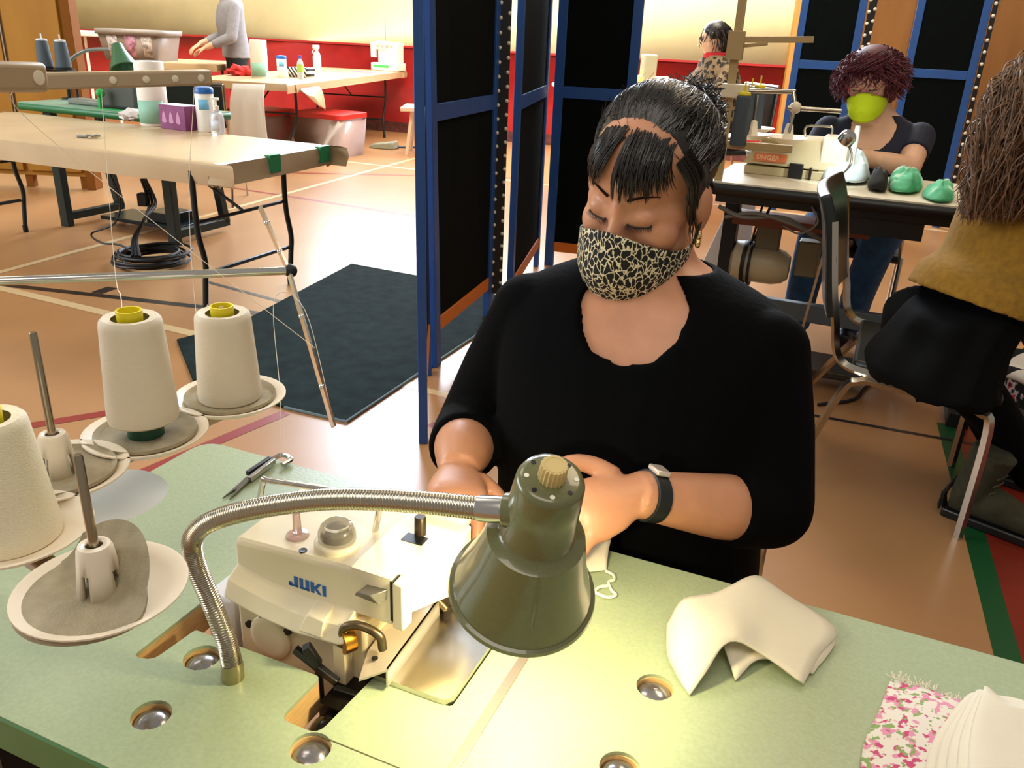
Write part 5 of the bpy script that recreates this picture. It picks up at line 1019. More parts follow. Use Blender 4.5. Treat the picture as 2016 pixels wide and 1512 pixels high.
def torso_rings(rows, n=40):
    """rows of (centre, half width, front depth, back depth, squareness); front is -y of the frame"""
    out = []
    for c, a, bf, bb, e in rows:
        ring = []
        for j in range(n):
            th = 2*PI*j/n; cs, sn = math.cos(th), math.sin(th); x = a*math.copysign(abs(cs)**e, cs); y = (bf if sn < 0 else bb)*math.copysign(abs(sn)**e, sn); ring.append(V((c[0]+x, c[1]+y, c[2])))
        out.append(ring)
    return out
def grow(rings, d):                   # offset every ring outwards
    out = []
    for r in rings:
        c = sum(r, V((0, 0, 0)))/len(r); out.append([q+(q-c).normalized()*d for q in r])
    return out
def resample(rings, m):
    k = len(rings); n = len(rings[0]); cols = [cr([rings[i][j] for i in range(k)], m) for j in range(n)]
    return [[cols[j][i] for j in range(n)] for i in range(len(cols[0]))]
def shell(g, rings, thick, top):
    """a garment over rings (bottom to top); top(theta) gives the fraction of rows kept in each column"""
    n = len(rings[0]); K = len(rings)-1; outer, inner = grow(rings, thick), rings; R_ = 26; vo = []; vi = []
    def samp(rs, j, f):
        f = min(max(f, 0), 1)*K; i = min(int(f), K-1); t = f-i; return rs[i][j]*(1-t)+rs[i+1][j]*t
    for r in range(R_+1):
        for j in range(n):
            f = r/R_*top(2*PI*j/n); vo.append(samp(outer, j, f)); vi.append(samp(inner, j, f))
    m = len(vo); fs = []
    for r in range(R_):
        for j in range(n):
            k = (j+1) % n; fs.append((r*n+j, r*n+k, (r+1)*n+k, (r+1)*n+j)); fs.append((m+r*n+j, m+(r+1)*n+j, m+(r+1)*n+k, m+r*n+k))
    for j in range(n):
        k = (j+1) % n; fs.append((j, m+j, m+k, k)); fs.append((R_*n+j, R_*n+k, m+R_*n+k, m+R_*n+j))
    g.add(vo+vi, fs)
m_skin1 = M('skin_warm', 'C78B68', .42, var=.07, vscale=25, bump=.03, bscale=300); m_skin2 = M('skin_fair', 'E0AE8C', .45, var=.05, vscale=20); m_knit = M('knit_black', '040405', .9, bump=.25, bscale=90, spec=.08)
m_hair1 = M('hair_black', '17110F', .36, spec=.6, bump=.5, bscale=90, stretch=(1, .15, .15))
m_mask1 = M('mask_leopard', 'FFFFFF', .8); ramp_tex(m_mask1, 'voronoi', [(.0, 'E6D9B4'), (.052, 'E0D2AC'), (.09, '12100E'), (1, '0E0C0B')], 125, stretch=(1, 1, .7), feature='DISTANCE_TO_EDGE', warp=.012)
# ------------------------------------------------ the woman in black at the green table (frame TBL, she faces -v)
pc_ = V((-.272, 1.10, 0)); w1_ = thing('person', 'woman in black with dark pinned up hair and animal print mask at the green table', 'person', (TBL @ V((pc_.x, pc_.y, 0)))[:], -22.9)
hcw = V((.1698, 1.159, 1.1693)); _y, _p = R(34.8), R(20.5)
HXW = basis(hcw, (-math.sin(_y)*math.cos(_p), -math.cos(_y)*math.cos(_p), -math.sin(_p)), roll=R(-5.6)); HX = TBI @ HXW
rows = [((-.27, 1.14, .46), .205, .20, .15, .85), ((-.27, 1.13, .60), .195, .185, .14, .85), ((-.27, 1.12, .72), .187, .165, .13, .85), ((-.27, 1.11, .82), .187, .162, .125, .82), ((-.27, 1.11, .90), .192, .140, .12, .8), ((-.272, 1.118, .960), .195, .110, .11, .8), ((-.274, 1.128, 1.0), .190, .088, .10, .82), ((-.276, 1.138, 1.03), .155, .072, .085, .85), ((-.279, 1.148, 1.052), .105, .060, .070, .95), ((-.283, 1.158, 1.072), .066, .052, .058, 1), ((-.287, 1.164, 1.10), .054, .048, .054, 1)]
RG = resample(torso_rings(rows, 48), 5)
RA = dict(sh=(-.445, 1.115, .975), el=(-.525, 1.085, .775), cuff=(-.478, .965, .806), wr=(-.455, .905, .804), kn=(-.424, .840, .806), tip=(-.404, .775, .785))
LA = dict(sh=(-.105, 1.115, .975), el=(-.058, 1.035, .790), cuff=(-.118, .972, .808), wr=(-.206, .886, .846), kn=(-.256, .840, .828), tip=(-.275, .785, .795))
g = MB(TBL); g.loft(RG); head_skin(g, HX, 1.0, neck=([(-.287, 1.164, 1.09), (-.280, 1.155, 1.05)], [.050, .058]))
for A in (RA, LA):
    g.tube(cr([A['sh'], A['el']], 8), [.058-.010*i/8 for i in range(9)], 18); g.sph(A['el'], .044); g.tube(cr([A['el'], A['cuff'], A['wr']], 6), interp([.046, .043, .0285], 6), 18)
finger_set(g, RA['wr'], RA['kn'], RA['tip'], (0.15, -.15, 1), thumb=-1, curl=.55, splay=(.05, .0, -.04, -.08)); finger_set(g, LA['wr'], LA['kn'], LA['tip'], (.55, -.5, .65), thumb=1, curl=.7)
for s in (-1, 1):                     # thighs and shins under the table
    g.tube(cr([(pc_.x+s*.10, 1.12, .50), (pc_.x+s*.13, .86, .54), (pc_.x+s*.15, .68, .55), (pc_.x+s*.15, .66, .30), (pc_.x+s*.15, .70, .09)], 5), interp([.085, .082, .065, .055, .04], 5), 16); g.tube([(pc_.x+s*.15, .72, .05), (pc_.x+s*.16, .56, .04)], [.042, .034], 12)
bd1 = g.build('body', m_skin1, w1_, remesh=.0032, smooth=9)
# black top and cardigan
def top1(th):
    s = math.sin(th); c = math.cos(th); d = abs(math.atan2(c, -s))       # angle from the front
    lo = .50; hi = .87
    return lo+(hi-lo)*min(1, max(0, (d-.04)/.50))**1.7
g = MB(TBL); shell(g, RG, .013, top1)
for A in (RA, LA):
    g.tube(cr([V(A['sh'])+V((0, 0, .0)), V(A['sh']).lerp(V(A['el']), .5), A['el']], 5), interp([.058, .060, .056], 5), 20); g.sph(A['sh'], (.060, .060, .056)); g.sph(A['el'], .0555)
    e, c = V(A['el']), V(A['cuff']); q = e.lerp(c, .98 if A is RA else .80); g.tube([e, e.lerp(q, .5), q], [.056, .055, .052 if A is RA else .055], 20)
g.build('black_top', m_knit, w1_, remesh=.0045, smooth=14)
g = MB(TBL)
for s in (-1, 1):
    g.tube(cr([(pc_.x+s*.09, 1.14, .50), (pc_.x+s*.13, .86, .545), (pc_.x+s*.15, .67, .55), (pc_.x+s*.15, .65, .30), (pc_.x+s*.15, .69, .13)], 5), interp([.105, .098, .08, .07, .058], 5), 16); g.sph((pc_.x+s*.09, 1.16, .51), (.12, .14, .10))
g.build('trousers', M('trouser_black', '0B0B0D', .9), w1_, remesh=.008, smooth=4)
for s in (-1, 1):
    g = MB(TBL); g.sph((pc_.x+s*.155, .62, .045), (.048, .125, .044)); g.bb((pc_.x+s*.155-.04, .52, 0), (pc_.x+s*.155+.04, .74, .02)); g.build('shoe', m_black, w1_, remesh=.006, smooth=3)
# hair : swept back shell, bun, strands and fringe
def hp(c): return HX @ V(c)
g = MB(TBL); g.sph(hp((0, -.032, .040)), (.0835, .088, .085), X=HX, nu=36, nv=24)
g.sph(hp((-.068, -.012, .012)), (.016, .034, .050), X=HX); g.sph(hp((.066, -.02, .02)), (.014, .034, .045), X=HX)
bun = V((-.008, -.112, .052)); rng = random.Random(11)
g.sph(hp(bun), (.044, .038, .040), X=HX, nu=24, nv=16)
def hs_(th, ph, o=0): return V((.0835+o, 0, 0)).x*math.sin(th)*math.cos(ph), -.032+(.088+o)*math.sin(th)*math.sin(ph), .040+(.085+o)*math.cos(th)
for i in range(1700):
    ph = rng.uniform(-.25, PI+.25); th0 = rng.uniform(.55, 1.50) if .25 < ph < PI-.25 else rng.uniform(.8, 1.65)
    if .6 < ph < PI-.6: th0 = rng.uniform(.55, .86)
    d0 = V((math.sin(th0)*math.cos(ph), math.sin(th0)*math.sin(ph), math.cos(th0))); d1 = V((rng.uniform(-.45, .45), -.9, rng.uniform(-.1, .75))).normalized(); om = d0.angle(d1); o_ = rng.uniform(.0008, .0042); pts = []
    for t in (0, .2, .4, .6, .8, 1):
        d = (d0*math.sin((1-t)*om)+d1*math.sin(t*om))/math.sin(om); q = o_*min(1, t*4+.25); pts.append(hp((d.x*(.0835+q), -.032+d.y*(.088+q), .040+d.z*(.085+q))))
    g.tube(cr(pts, 4), [rng.uniform(.0005, .0009)]*19+[.0005, .0004], 4)
for i in range(420):                  # curls of the bun
    a = rng.uniform(0, 2*PI); e = rng.uniform(-1.2, 1.4); c = bun+V((.044*math.cos(a)*math.cos(e), .039*math.sin(a)*math.cos(e), .041*math.sin(e))); d = V((-math.sin(a), math.cos(a), rng.uniform(-.6, .6)))*.03
    g.tube(cr([hp(c-d), hp(c+(c-bun)*.07), hp(c+d*.8+(c-bun)*.02)], 4), .0007, 4)
def frg(x0, z0, x1, z1, r=.0019, bul=.010):
    pts = []
    for t in (0, .3, .65, 1):
        x = x0+(x1-x0)*t; z = z0+(z1-z0)*t**1.15; y = skull_y(x, z, .0)+.002+bul*math.sin(min(1, t*1.1)*PI*.8); pts.append(hp((x, y, z)))
    g.tube(cr(pts, 4), [r*1.0]*7+[r*.9, r*.75, r*.6, r*.45, r*.3, r*.15], 5)
for i in range(420):
    x0 = rng.uniform(-.052, .046); z0 = .100-7*x0*x0+rng.uniform(-.008, .004)
    if x0 > .004: x1 = .030+.75*x0+rng.uniform(-.010, .014); z1 = .040+rng.uniform(-.010, .012)-.10*(x0)
    else: x1 = x0*1.12+.001+rng.uniform(-.008, .008); z1 = .040+rng.uniform(-.013, .012)
    if -.006 < x0 < .008 and rng.random() < .8: continue
    frg(x0, z0, x1, z1, rng.uniform(.0007, .0012), rng.uniform(.004, .012))
for cx0, cx1, z1 in ((-.030, -.020, .026), (-.014, -.006, .024), (-.040, -.038, .026), (.028, .040, .030), (.000, .004, .026)):
    for i in range(14): frg(cx0+rng.uniform(-.004, .004), .092, cx1+rng.uniform(-.002, .002), z1+rng.uniform(-.003, .003), .0010, .008)
for s in (-1,):                       # loose strands at the temples
    for i in range(26):
        y0 = rng.uniform(.0, .045); x = s*(.074+rng.uniform(0, .004)); g.tube(cr([hp((s*.066, y0+.01, .075)), hp((x+s*.004, y0, .04)), hp((x+s*.003, y0-.004, .0)), hp((x+s*rng.uniform(-.002, .008), y0-.012+rng.uniform(-.01, .01), -.040+rng.uniform(-.02, .02)))], 4), [.0013]*8+[.0011, .0009, .0007, .0005, .0003], 4)
for i in range(40):                   # flyaways
    th, ph = rng.uniform(.3, 1.3), rng.uniform(0, PI); a = V(hs_(th, ph, .001)); b = V(hs_(th-.25, ph+rng.uniform(-.4, .4), rng.uniform(.008, .022))); g.tube([hp(a), hp(a.lerp(b, .6)), hp(b)], [.0005, .0004, .0002], 4)
g.build('hair', m_hair1, w1_)
brow_lash(HXW, w1_, M('brow_dark', '2A1A14', .9, spec=.05))
mask(HXW, m_mask1, w1_, m_black)
ex_ = HXW @ V((-.083, .006, -.050)); g = MB()
for i, q in enumerate(((0, 0, 0), (0, .002, -.012))): g.sph(ex_+V(q), (.004, .003, .005), nu=12, nv=8)
g.tube([ex_+V((.003*math.cos(a), 0, -.006+.006*math.sin(a))) for a in [2*PI*i/12 for i in range(12)]], .001, 6, closed=True); g.build('earring', M('gold', 'E2C486', .2, 1), w1_)
wq, wd = V(LA['wr']), (V(LA['wr'])-V(LA['cuff'])).normalized(); wc = wq-wd*.022; g = MB(TBL); g.lathe([(.0325, -.010), (.0345, -.009), (.0345, .009), (.0325, .010), (.031, .010), (.031, -.010)], 30, axis_mx(wc, wc+wd), cap=False, squash=.92); wb_ = g.build('wristband', M('rubber_band', '101513', .45), w1_)
side = (V((-.2, -.15, .97))-wd*V((-.2, -.15, .97)).dot(wd)).normalized(); g = MB(TBL); g.bar(wc+side*.0345-wd*.010, wc+side*.0345+wd*.010, .024, .007, up=side); tag(g.build('tracker_face', M('tracker_edge', 'E7D7C8', .3, .5), wb_, bevel=.002), 'pale edged tracker face')

# ------------------------------------------------ generic figure for the other people
def figure(root, F, k, hx, rows, arms, skin, top_mat, topf=None, bare=.0, name_top='shirt', vox=.008, legs=None, leg_mat=None, sleeve=.6, neck=None, thick=.010, leg_name='jeans', shoes=None, lids=True):
    g = MB(F); RR = resample(torso_rings(rows, 36), 4); g.loft(RR)
    head_skin(g, hx, k, neck=neck, lids=lids)
    for A in arms:
        g.tube(cr([A['sh'], A['el']], 6), [.052*k-.008*k*i/6 for i in range(7)], 14); g.sph(A['el'], .042*k); g.tube(cr([A['el'], V(A['el']).lerp(V(A['wr']), .45), A['wr']], 5), interp([.044*k, .040*k, .027*k], 5), 14)
        finger_set(g, A['wr'], A['kn'], A['tip'], A.get('back', (0, 0, 1)), k=k*.95, thumb=A.get('th', 1), curl=.5)
    if legs:
        for P in legs: g.tube(cr(P, 5), interp([.075*k, .07*k, .055*k, .048*k, .036*k], 5), 14)
    g.build('body', skin, root, remesh=vox, smooth=3)
    g = MB(F); shell(g, RR, thick, topf or (lambda th: .93))
    for A in arms:
        s, e, w_ = V(A['sh']), V(A['el']), V(A['wr']); q = s.lerp(e, min(1, sleeve)); g.sph(s, .060*k); g.tube([s, s.lerp(q, .5), q], [.061*k, .059*k, .056*k], 16)
        if sleeve > 1: g.sph(e, .053*k); q2 = e.lerp(w_, sleeve-1); g.tube([e, e.lerp(q2, .5), q2], [.053*k, .050*k, .040*k], 16)
    g.build(name_top, top_mat, root, remesh=vox, smooth=5)
    if legs and leg_mat:
        g = MB(F)
        for P in legs: P2 = [V(q) for q in P]; g.tube(cr(P2, 5), interp([.098*k, .088*k, .070*k, .064*k, .058*k], 5), 16)
        g.loft(grow(torso_rings(rows[:3], 36), .006)); g.build(leg_name, leg_mat, root, remesh=vox*1.2, smooth=4)
        if shoes:
            for P in legs:
                e = V(P[-1]); d = V(shoes[0]).normalized(); g = MB(F); g.sph(e+d*.07*k+V((0, 0, -.015)), (.042*k, .042*k, .042*k)); g.tube([e+V((0, 0, .03)), e-V((0, 0, .02))+d*.01, e+d*.13*k-V((0, 0, .03))], [.052*k, .05*k, .036*k], 14); g.build('shoe', shoes[1], root, remesh=vox, smooth=3)
def curls(g, X, k, n, rad, cen, ln, r, rng, zmin=-.09, face=.035, wig=.012, down=.5):
    for i in range(n):
        a = rng.uniform(0, 2*PI); e = math.asin(rng.uniform(-.55, 1)); d = V((math.cos(a)*math.cos(e), math.sin(a)*math.cos(e), math.sin(e)))
        p = V((d.x*rad[0], d.y*rad[1], d.z*rad[2]))+V(cen)
        if p.y > face and p.z < .055: continue
        pts = [p*.93]; tg = V((-d.y, d.x, 0)) if d.xy.length > .1 else V((1, 0, 0)); dn = (V((0, 0, -1))*down+d*.35+tg*rng.uniform(-.5, .5)).normalized(); q = p; ph = rng.uniform(0, 6)
        for j in range(6): q = q+dn*(ln/6)+tg*(wig*math.sin(ph+j*1.7))+d*(wig*.7*math.cos(ph+j*1.7)); pts.append(q.copy())
        g.tube(cr([X @ (v*k) for v in pts], 3), [r*k]*16+[r*k*.6, r*k*.45, r*k*.3], 4)
# ------------------------------------------------ red haired woman at the cream table
k2_ = 1.13; c2 = TBI @ FY(1700, 300, 3.98); cu, cv = c2.x+.02, c2.y+.12
p2w = thing('person', 'woman with dark red curly hair, glasses and lime green mask in a navy t-shirt', 'person', (TBL @ V((cu, cv, 0)))[:], -22.9)
h2 = TBI @ PX(1712, 160, (TBL @ V((cu, cv-.03, 1.2))-V((0, 0, H))).dot(_f)); H2 = basis(h2, TBI.to_3x3() @ V((-.50, -.85, -.30)), roll=R(6)); H2W = TBL @ H2
def zr2(y): return (TBI @ FY(1700, y, (TBL @ V((cu, cv, 1))).y)).z
zsh = zr2(236)
rows = [((cu, cv+.05, .50), .20, .16, .14, .85), ((cu, cv+.04, .66), .185, .16, .13, .85), ((cu, cv+.02, .82), .18, .155, .125, .85), ((cu, cv, zsh-.14), .19, .145, .12, .8), ((cu, cv, zsh-.07), .20, .105, .115, .8), ((cu, cv+.01, zsh-.015), .17, .08, .10, .85), ((cu, cv+.01, zsh+.025), .10, .065, .08, .95), ((cu, cv+.01, zsh+.055), .066, .058, .062, 1)]
def lmk(x, y, v):
    d = PX(x, y, 1)-V((0, 0, H)); d = TBI.to_3x3() @ d; o = V((0, 0, H)); return o+d*(v/d.y)
A1 = dict(sh=(cu-.195, cv, zsh-.06), el=lmk(1592, 318, cv-.12), wr=lmk(1622, 318, cv-.32), kn=lmk(1640, 316, cv-.40), tip=lmk(1652, 322, cv-.46), th=-1)
A2 = dict(sh=(cu+.200, cv, zsh-.06), el=lmk(1790, 330, cv-.20), wr=lmk(1690, 308, cv-.33), kn=lmk(1664, 305, cv-.38), tip=lmk(1648, 312, cv-.45), th=1)
def top2(th):
    s = math.sin(th); c = math.cos(th); d = abs(math.atan2(c, -s)); return .46+.42*min(1, max(0, (d-.08)/.62))**1.4
figure(p2w, TBL, k2_, H2, rows, (A1, A2), m_skin2, M('tshirt_navy', '15182C', .85), topf=top2, name_top='tshirt', sleeve=.55, neck=([(cu, cv, zsh+.06), (cu, cv, zsh)], [.058, .075]), vox=.006,
       legs=([(cu-.10, cv+.05, .52), (cu-.13, cv-.28, .57), (cu-.14, cv-.40, .56), (cu-.16, cv-.34, .30), (cu-.17, cv-.28, .10)], [(cu+.10, cv+.05, .52), (cu+.12, cv-.28, .57), (cu+.12, cv-.40, .56), (cu+.08, cv-.30, .30), (cu+.07, cv-.22, .10)]), leg_mat=M('denim_blue', '27527F', .85, var=.25, vscale=25), shoes=((-.15, -1, 0), m_black))
g = MB(TBL); m_hair2 = M('hair_red', '561524', .6, var=.4, vscale=30, spec=.6); rng = random.Random(21)
g.sph(H2 @ V((0, -.035*k2_, .045*k2_)), (.094*k2_, .10*k2_, .082*k2_), X=H2, nu=28, nv=18)
for s in (-1, 1): g.sph(H2 @ V((s*.085, -.02, -.02)), (.04, .06, .085), X=H2)
curls(g, H2, k2_, 900, (.108, .112, .092), (0, -.03, .035), .075, .0024, rng, face=.045, down=.5)
for i in range(190):
    x0 = rng.uniform(-.06, .05); jx, jy, jz, jp = rng.uniform(-.012, .012), rng.uniform(-.006, .012), rng.uniform(-.012, .010), rng.uniform(0, 6)
    pts = [H2 @ (V((x0-.03*(1-t)+t*t*.02+.008*math.sin(jp+t*7)+jx, skull_y(0, .1-.045*t, .012)+.002+jy*t+.006*math.cos(jp+t*6), (.122-.040*t+jz)))*k2_) for t in (0, .2, .4, .6, .8, 1)]; g.tube(cr(pts, 3), .0022, 4)
g.build('hair', m_hair2, p2w)
mask(H2W, M('mask_lime', 'C9E00C', .75, bump=.2, bscale=120), p2w, m_white, k2_, nu=24, nv=14)
m_rim = M('glasses_rose', 'B0506A', .3)
gl_ = None
for s in (-1, 1):
    g = MB(); c = H2W @ (V((s*.033, .101, -.004))*k2_); X = H2W.to_3x3(); g.tube([c+X @ V((.024*math.cos(a), -.004*abs(math.cos(a)), .017*math.sin(a)))*k2_ for a in [2*PI*i/24 for i in range(24)]], .0018*k2_, 6, closed=True)
    g.tube([H2W @ (V((s*.056, .097, .002))*k2_), H2W @ (V((s*.085, .0, .010))*k2_)], .0016*k2_, 6)
    if s > 0: g.tube([H2W @ (V((-.010, .103, .0))*k2_), H2W @ (V((.010, .103, .0))*k2_)], .0016*k2_, 6)
    g.build('glasses_frame', m_rim, p2w)
brow_lash(H2W, p2w, m_hair2, k2_)
# ------------------------------------------------ person in leopard print near the wall, turned left
Y3 = 7.6; hp3 = FY(1404, 78, Y3); kk = 1.12
p3w = thing('person', 'person in a leopard print top with short dark hair, working at the back right', 'person', (hp3.x+.12, Y3+.05, 0), 90)
F3 = TR(hp3.x, Y3, 0) @ RZ(-70)       # local -y is her front (world left)
I3 = F3.inverted()
hl = I3 @ hp3; H3 = basis(hl, (-.2, -.95, -.25)); H3W = F3 @ H3
z3 = FY(1404, 118, Y3).z
rows = [((0, .16, .50), .22, .17, .16, .85), ((0, .16, .70), .22, .18, .15, .85), ((0, .15, .90), .22, .18, .15, .85), ((0, .12, z3-.22), .22, .165, .14, .8), ((0, .08, z3-.10), .21, .13, .13, .8), ((0, .05, z3-.02), .17, .09, .11, .85), ((0, .03, z3+.03), .10, .07, .08, .95), ((0, .02, z3+.06), .065, .058, .06, 1)]
hd3 = I3 @ FY(1290, 152, Y3-.05)
A1 = dict(sh=(-.19, .08, z3-.09), el=(-.24, -.20, z3-.36), wr=(-.14, -.50, hd3.z+.01), kn=(-.11, -.59, hd3.z), tip=(-.09, -.66, hd3.z-.02), th=1)
A2 = dict(sh=(.20, .08, z3-.09), el=(.26, -.16, z3-.38), wr=(.12, -.48, hd3.z), kn=(.08, -.57, hd3.z), tip=(.05, -.64, hd3.z-.02), th=-1)
m_leo = M('leopard_knit', 'FFFFFF', .85); ramp_tex(m_leo, 'voronoi', [(0, '6A5038'), (.16, '54402C'), (.24, '140E0A'), (.42, '1A120C'), (.48, '7E684C'), (.7, '8C7456')], 24, feature='F1', warp=.05)
figure(p3w, F3, kk, H3, rows, (A1, A2), m_skin2, m_leo, topf=lambda th: .90, name_top='leopard_top', sleeve=1.75, neck=([(0, .01, z3+.06), (0, .03, z3)], [.058, .075]), vox=.010, thick=.018,
       legs=([(-.10, .12, .52), (-.12, -.25, .56), (-.12, -.40, .55), (-.12, -.38, .30), (-.12, -.34, .10)], [(.10, .12, .52), (.12, -.25, .56), (.12, -.40, .55), (.12, -.38, .30), (.12, -.34, .10)]), leg_mat=M('trouser_dark', '1B2022', .9), leg_name='trousers', shoes=((0, -1, 0), m_black))
g = MB(F3); g.lathe([(.09, -.01), (.098, .0), (.096, .03), (.08, .035)], 26, TR(0, .04, z3+.022), cap=False); g.build('red_collar', M('collar_red', 'C8202A', .8), p3w, solid=.012)
g = MB(F3); g.sph(H3 @ V((0, -.03, .045)), (.09*kk, .10*kk, .09*kk), X=H3); g.sph(H3 @ V((0, -.07, -.03)), (.075*kk, .05*kk, .085*kk), X=H3); rng = random.Random(31); m_hair3 = M('hair_darkbrown', '1D1412', .4)
curls(g, H3, kk, 160, (.092, .10, .092), (0, -.03, .04), .10, .003, rng, face=.03, wig=.003, down=.8); g.build('hair', m_hair3, p3w)
g = MB()
for s in (-1, 1): c = H3W @ (V((s*.033, .106, -.004))*kk); X = H3W.to_3x3(); g.tube([c+X @ V((.022*math.cos(a), 0, .016*math.sin(a)))*kk for a in [2*PI*i/16 for i in range(16)]], .002, 5, closed=True); g.tube([H3W @ (V((s*.055, .10, .004))*kk), H3W @ (V((s*.085, 0, .008))*kk)], .002, 5)
g.build('glasses_frame', M('glasses_gold', 'C9A05A', .3, .6), p3w)
simple_chair('black backed chair behind the person in leopard print', V((hp3.x+.25, Y3+.12, 0)), -70+0, .5, .47, .98)
# her table with machine, cone and box
zt3 = hd3.z-.05; te = FY(1300, 178, Y3-.2); zt3 = te.z
XE = TR(te.x-.75, Y3-.75, 0) @ RZ(6); t = folding_table('cream topped work table in front of the person in leopard print', XE, .95, 1.1, zt3, [(.1, .1, 0, .02), (.1, 1.0, 0, .02), (.85, .1, 0, .02), (.85, 1.0, 0, .02)], .03, mat=m_cream_l)
p = V((te.x-.22, Y3-.15, zt3+.002)); t = thing('sewing_machine', 'cream sewing machine with green stripe and lit work area at the back right table', 'sewing machine', p[:], 5); X = TR(p) @ RZ(5)
g = MB(X); g.bb((-.30, -.10, 0), (.22, .12, .05)); g.bb((-.30, -.08, .05), (-.18, .10, .26)); g.build('machine_base', m_white, t, bevel=.01)
g = MB(X); g.bb((-.295, -.104, .01), (-.08, -.1005, .045)); g.build('green_stripe', M('stripe_green', '43B45B', .5), t)
g = MB(X); g.bb((.06, -.07, .05), (.17, .09, .27)); g.build('machine_column', M('column_ivory', 'D8CFA8', .4), t, bevel=.012)
g = MB(X); g.lathe([(.065, .05), (.068, .06), (.055, .24), (.045, .25)], 22, TR(-.10, .0, 0)); g.build('dark_spool', M('spool_teal', '1E323C', .6), t)
g = MB(X); g.bb((.00, .03, .05), (.055, .09, .10)); g.sph((.03, -.03, .085), .022); g.build('work_light', M('lit_amber', 'FFC24A', .3, emit=6), t)
g = MB(X); g.tube([(-.03, .08, .05), (-.03, .08, .62)], .005, 6); g.build('thread_mast', m_chr, t)
# ------------------------------------------------ standing person in the grey sweater, left background
Y4 = 9.95; sh4 = FY(455, 2, Y4); hip4 = FY(465, 112, Y4); z4 = sh4.z
p4w = thing('person', 'person in a grey sweater and dark trousers standing at the far left work table', 'person', (hip4.x, Y4, 0), 60)
F4 = TR(hip4.x, Y4+.02, 0) @ RZ(-62); I4_ = F4.inverted(); ks = (z4-.0)/1.42
hd4 = I4_ @ FY(398, 96, Y4-.1)
rows = [((0, .0, .88*ks), .18, .13, .14, .9), ((0, .0, 1.0*ks), .165, .13, .12, .9), ((0, -.02, 1.12*ks), .17, .14, .12, .88), ((0, -.03, 1.24*ks), .18, .14, .12, .85), ((0, -.03, z4-.06), .19, .11, .12, .82), ((0, -.02, z4+.0), .16, .085, .10, .88), ((0, -.03, z4+.05), .09, .066, .075, 1), ((0, -.04, z4+.09), .06, .056, .058, 1)]
A1 = dict(sh=(-.18, -.02, z4-.05), el=(-.23, -.10, z4-.36), wr=(-.10, -.36, hd4.z+.05), kn=(-.07, -.44, hd4.z), tip=(-.05, -.50, hd4.z-.05), th=1)
A2 = dict(sh=(.18, -.02, z4-.05), el=(.23, -.08, z4-.36), wr=(.14, -.34, hd4.z+.02), kn=(.10, -.42, hd4.z-.02), tip=(.06, -.47, hd4.z-.06), th=-1)
H4 = basis((0, -.09, z4+.24), (-.1, -.85, -.5))
figure(p4w, F4, ks*1.02, H4, rows, (A1, A2), m_skin2, M('sweater_grey', '87858A', .9, var=.08, vscale=30), topf=lambda th: .95, name_top='sweater', sleeve=1.72, neck=([(0, -.05, z4+.1), (0, -.03, z4)], [.055, .07]), vox=.010, thick=.018,
       legs=([(-.09, 0, .90*ks), (-.10, .0, .70*ks), (-.10, .0, .48*ks), (-.10, .02, .26*ks), (-.10, .03, .10)], [(.09, 0, .90*ks), (.10, .0, .70*ks), (.10, .0, .48*ks), (.10, .02, .26*ks), (.10, .03, .10)]), leg_mat=M('trouser_dark', '1B2022', .9), leg_name='trousers', shoes=((0, -1, 0), m_black))
g = MB(F4); rng = random.Random(8); g.sph(H4 @ V((0, -.03, .045)), (.088, .1, .09), X=H4); curls(g, H4, 1.0, 120, (.09, .1, .092), (0, -.03, .04), .12, .003, rng, face=.03, wig=.003, down=.9); g.build('hair', m_hair3, p4w)
pk = FY(402, 118, 9.85); pk.z = zd+.002; t = thing('pink_fabric', 'pink fabric under the hands of the person in the grey sweater', 'fabric', pk[:]); g = MB(TR(pk)); g.sph((0, 0, .06), (.17, .10, .12), nu=24, nv=14); g.v = [V((v.x+NZ.noise(v*12)*.05, v.y+NZ.noise(v*12+V((7, 0, 0)))*.05, max(zd+.004, v.z+NZ.noise(v*12+V((0, 7, 0)))*.05))) for v in g.v]; g.build('fabric_folds', M('fabric_pink', 'E39AA6', .85), t)
# ------------------------------------------------ person in mustard on the vinyl chair, right edge, seen from behind
p5w = thing('person', 'person with long curly brown hair in mustard sweater and black skirt', 'person', (1.35, 2.4, 0))
m_must = M('knit_mustard', '8A6416', .95, var=.15, vscale=60, bump=.4, bscale=300); m_skirt = M('skirt_black', '050505', .92, spec=.1); m_boot = M('suede_olive', '2F2C16', .9, var=.25, vscale=40, bump=.3, bscale=200)
hipc = V((1.28, 2.42, .56)); wst = PX(1962, 540, 2.42); mid5 = PX(2008, 440, 2.385); shl = PX(2060, 330, 2.345); nk5 = PX(2100, 270, 2.335); hd5 = PX(2125, 185, 2.31)
ax5 = (shl-wst).normalized(); rt5 = V((.35, -.94, 0)).normalized(); fr5 = rt5.cross(ax5)
def ring5(c, a, b, n=36):
    ax = ax5; return [c+rt5*(a*math.cos(2*PI*j/n))+fr5*(b*math.sin(2*PI*j/n)) for j in range(n)]
R5 = [ring5(wst-ax5*.098, .214, .182), ring5(wst-ax5*.03, .203, .168), ring5(wst+ax5*.02, .17, .13), ring5(mid5-ax5*.04, .17, .13), ring5(mid5+ax5*.06, .175, .13), ring5(shl-ax5*.09, .185, .12), ring5(shl-ax5*.02, .17, .10), ring5(shl+ax5*.04, .11, .08), ring5(nk5, .06, .058)]
R5 = resample(R5, 4)
H5 = basis(hd5, (.55, .70, -.45)); g = MB(); g.loft(grow(R5[13:], -.05)); head_skin(g, H5, 1.0, neck=([nk5, shl], [.055, .07]))
elb = shl+rt5*.25+V((.10, -.02, -.25)); wri = elb+V((.26, .06, .06)); sh5 = shl+rt5*.18; shf = shl-rt5*.17
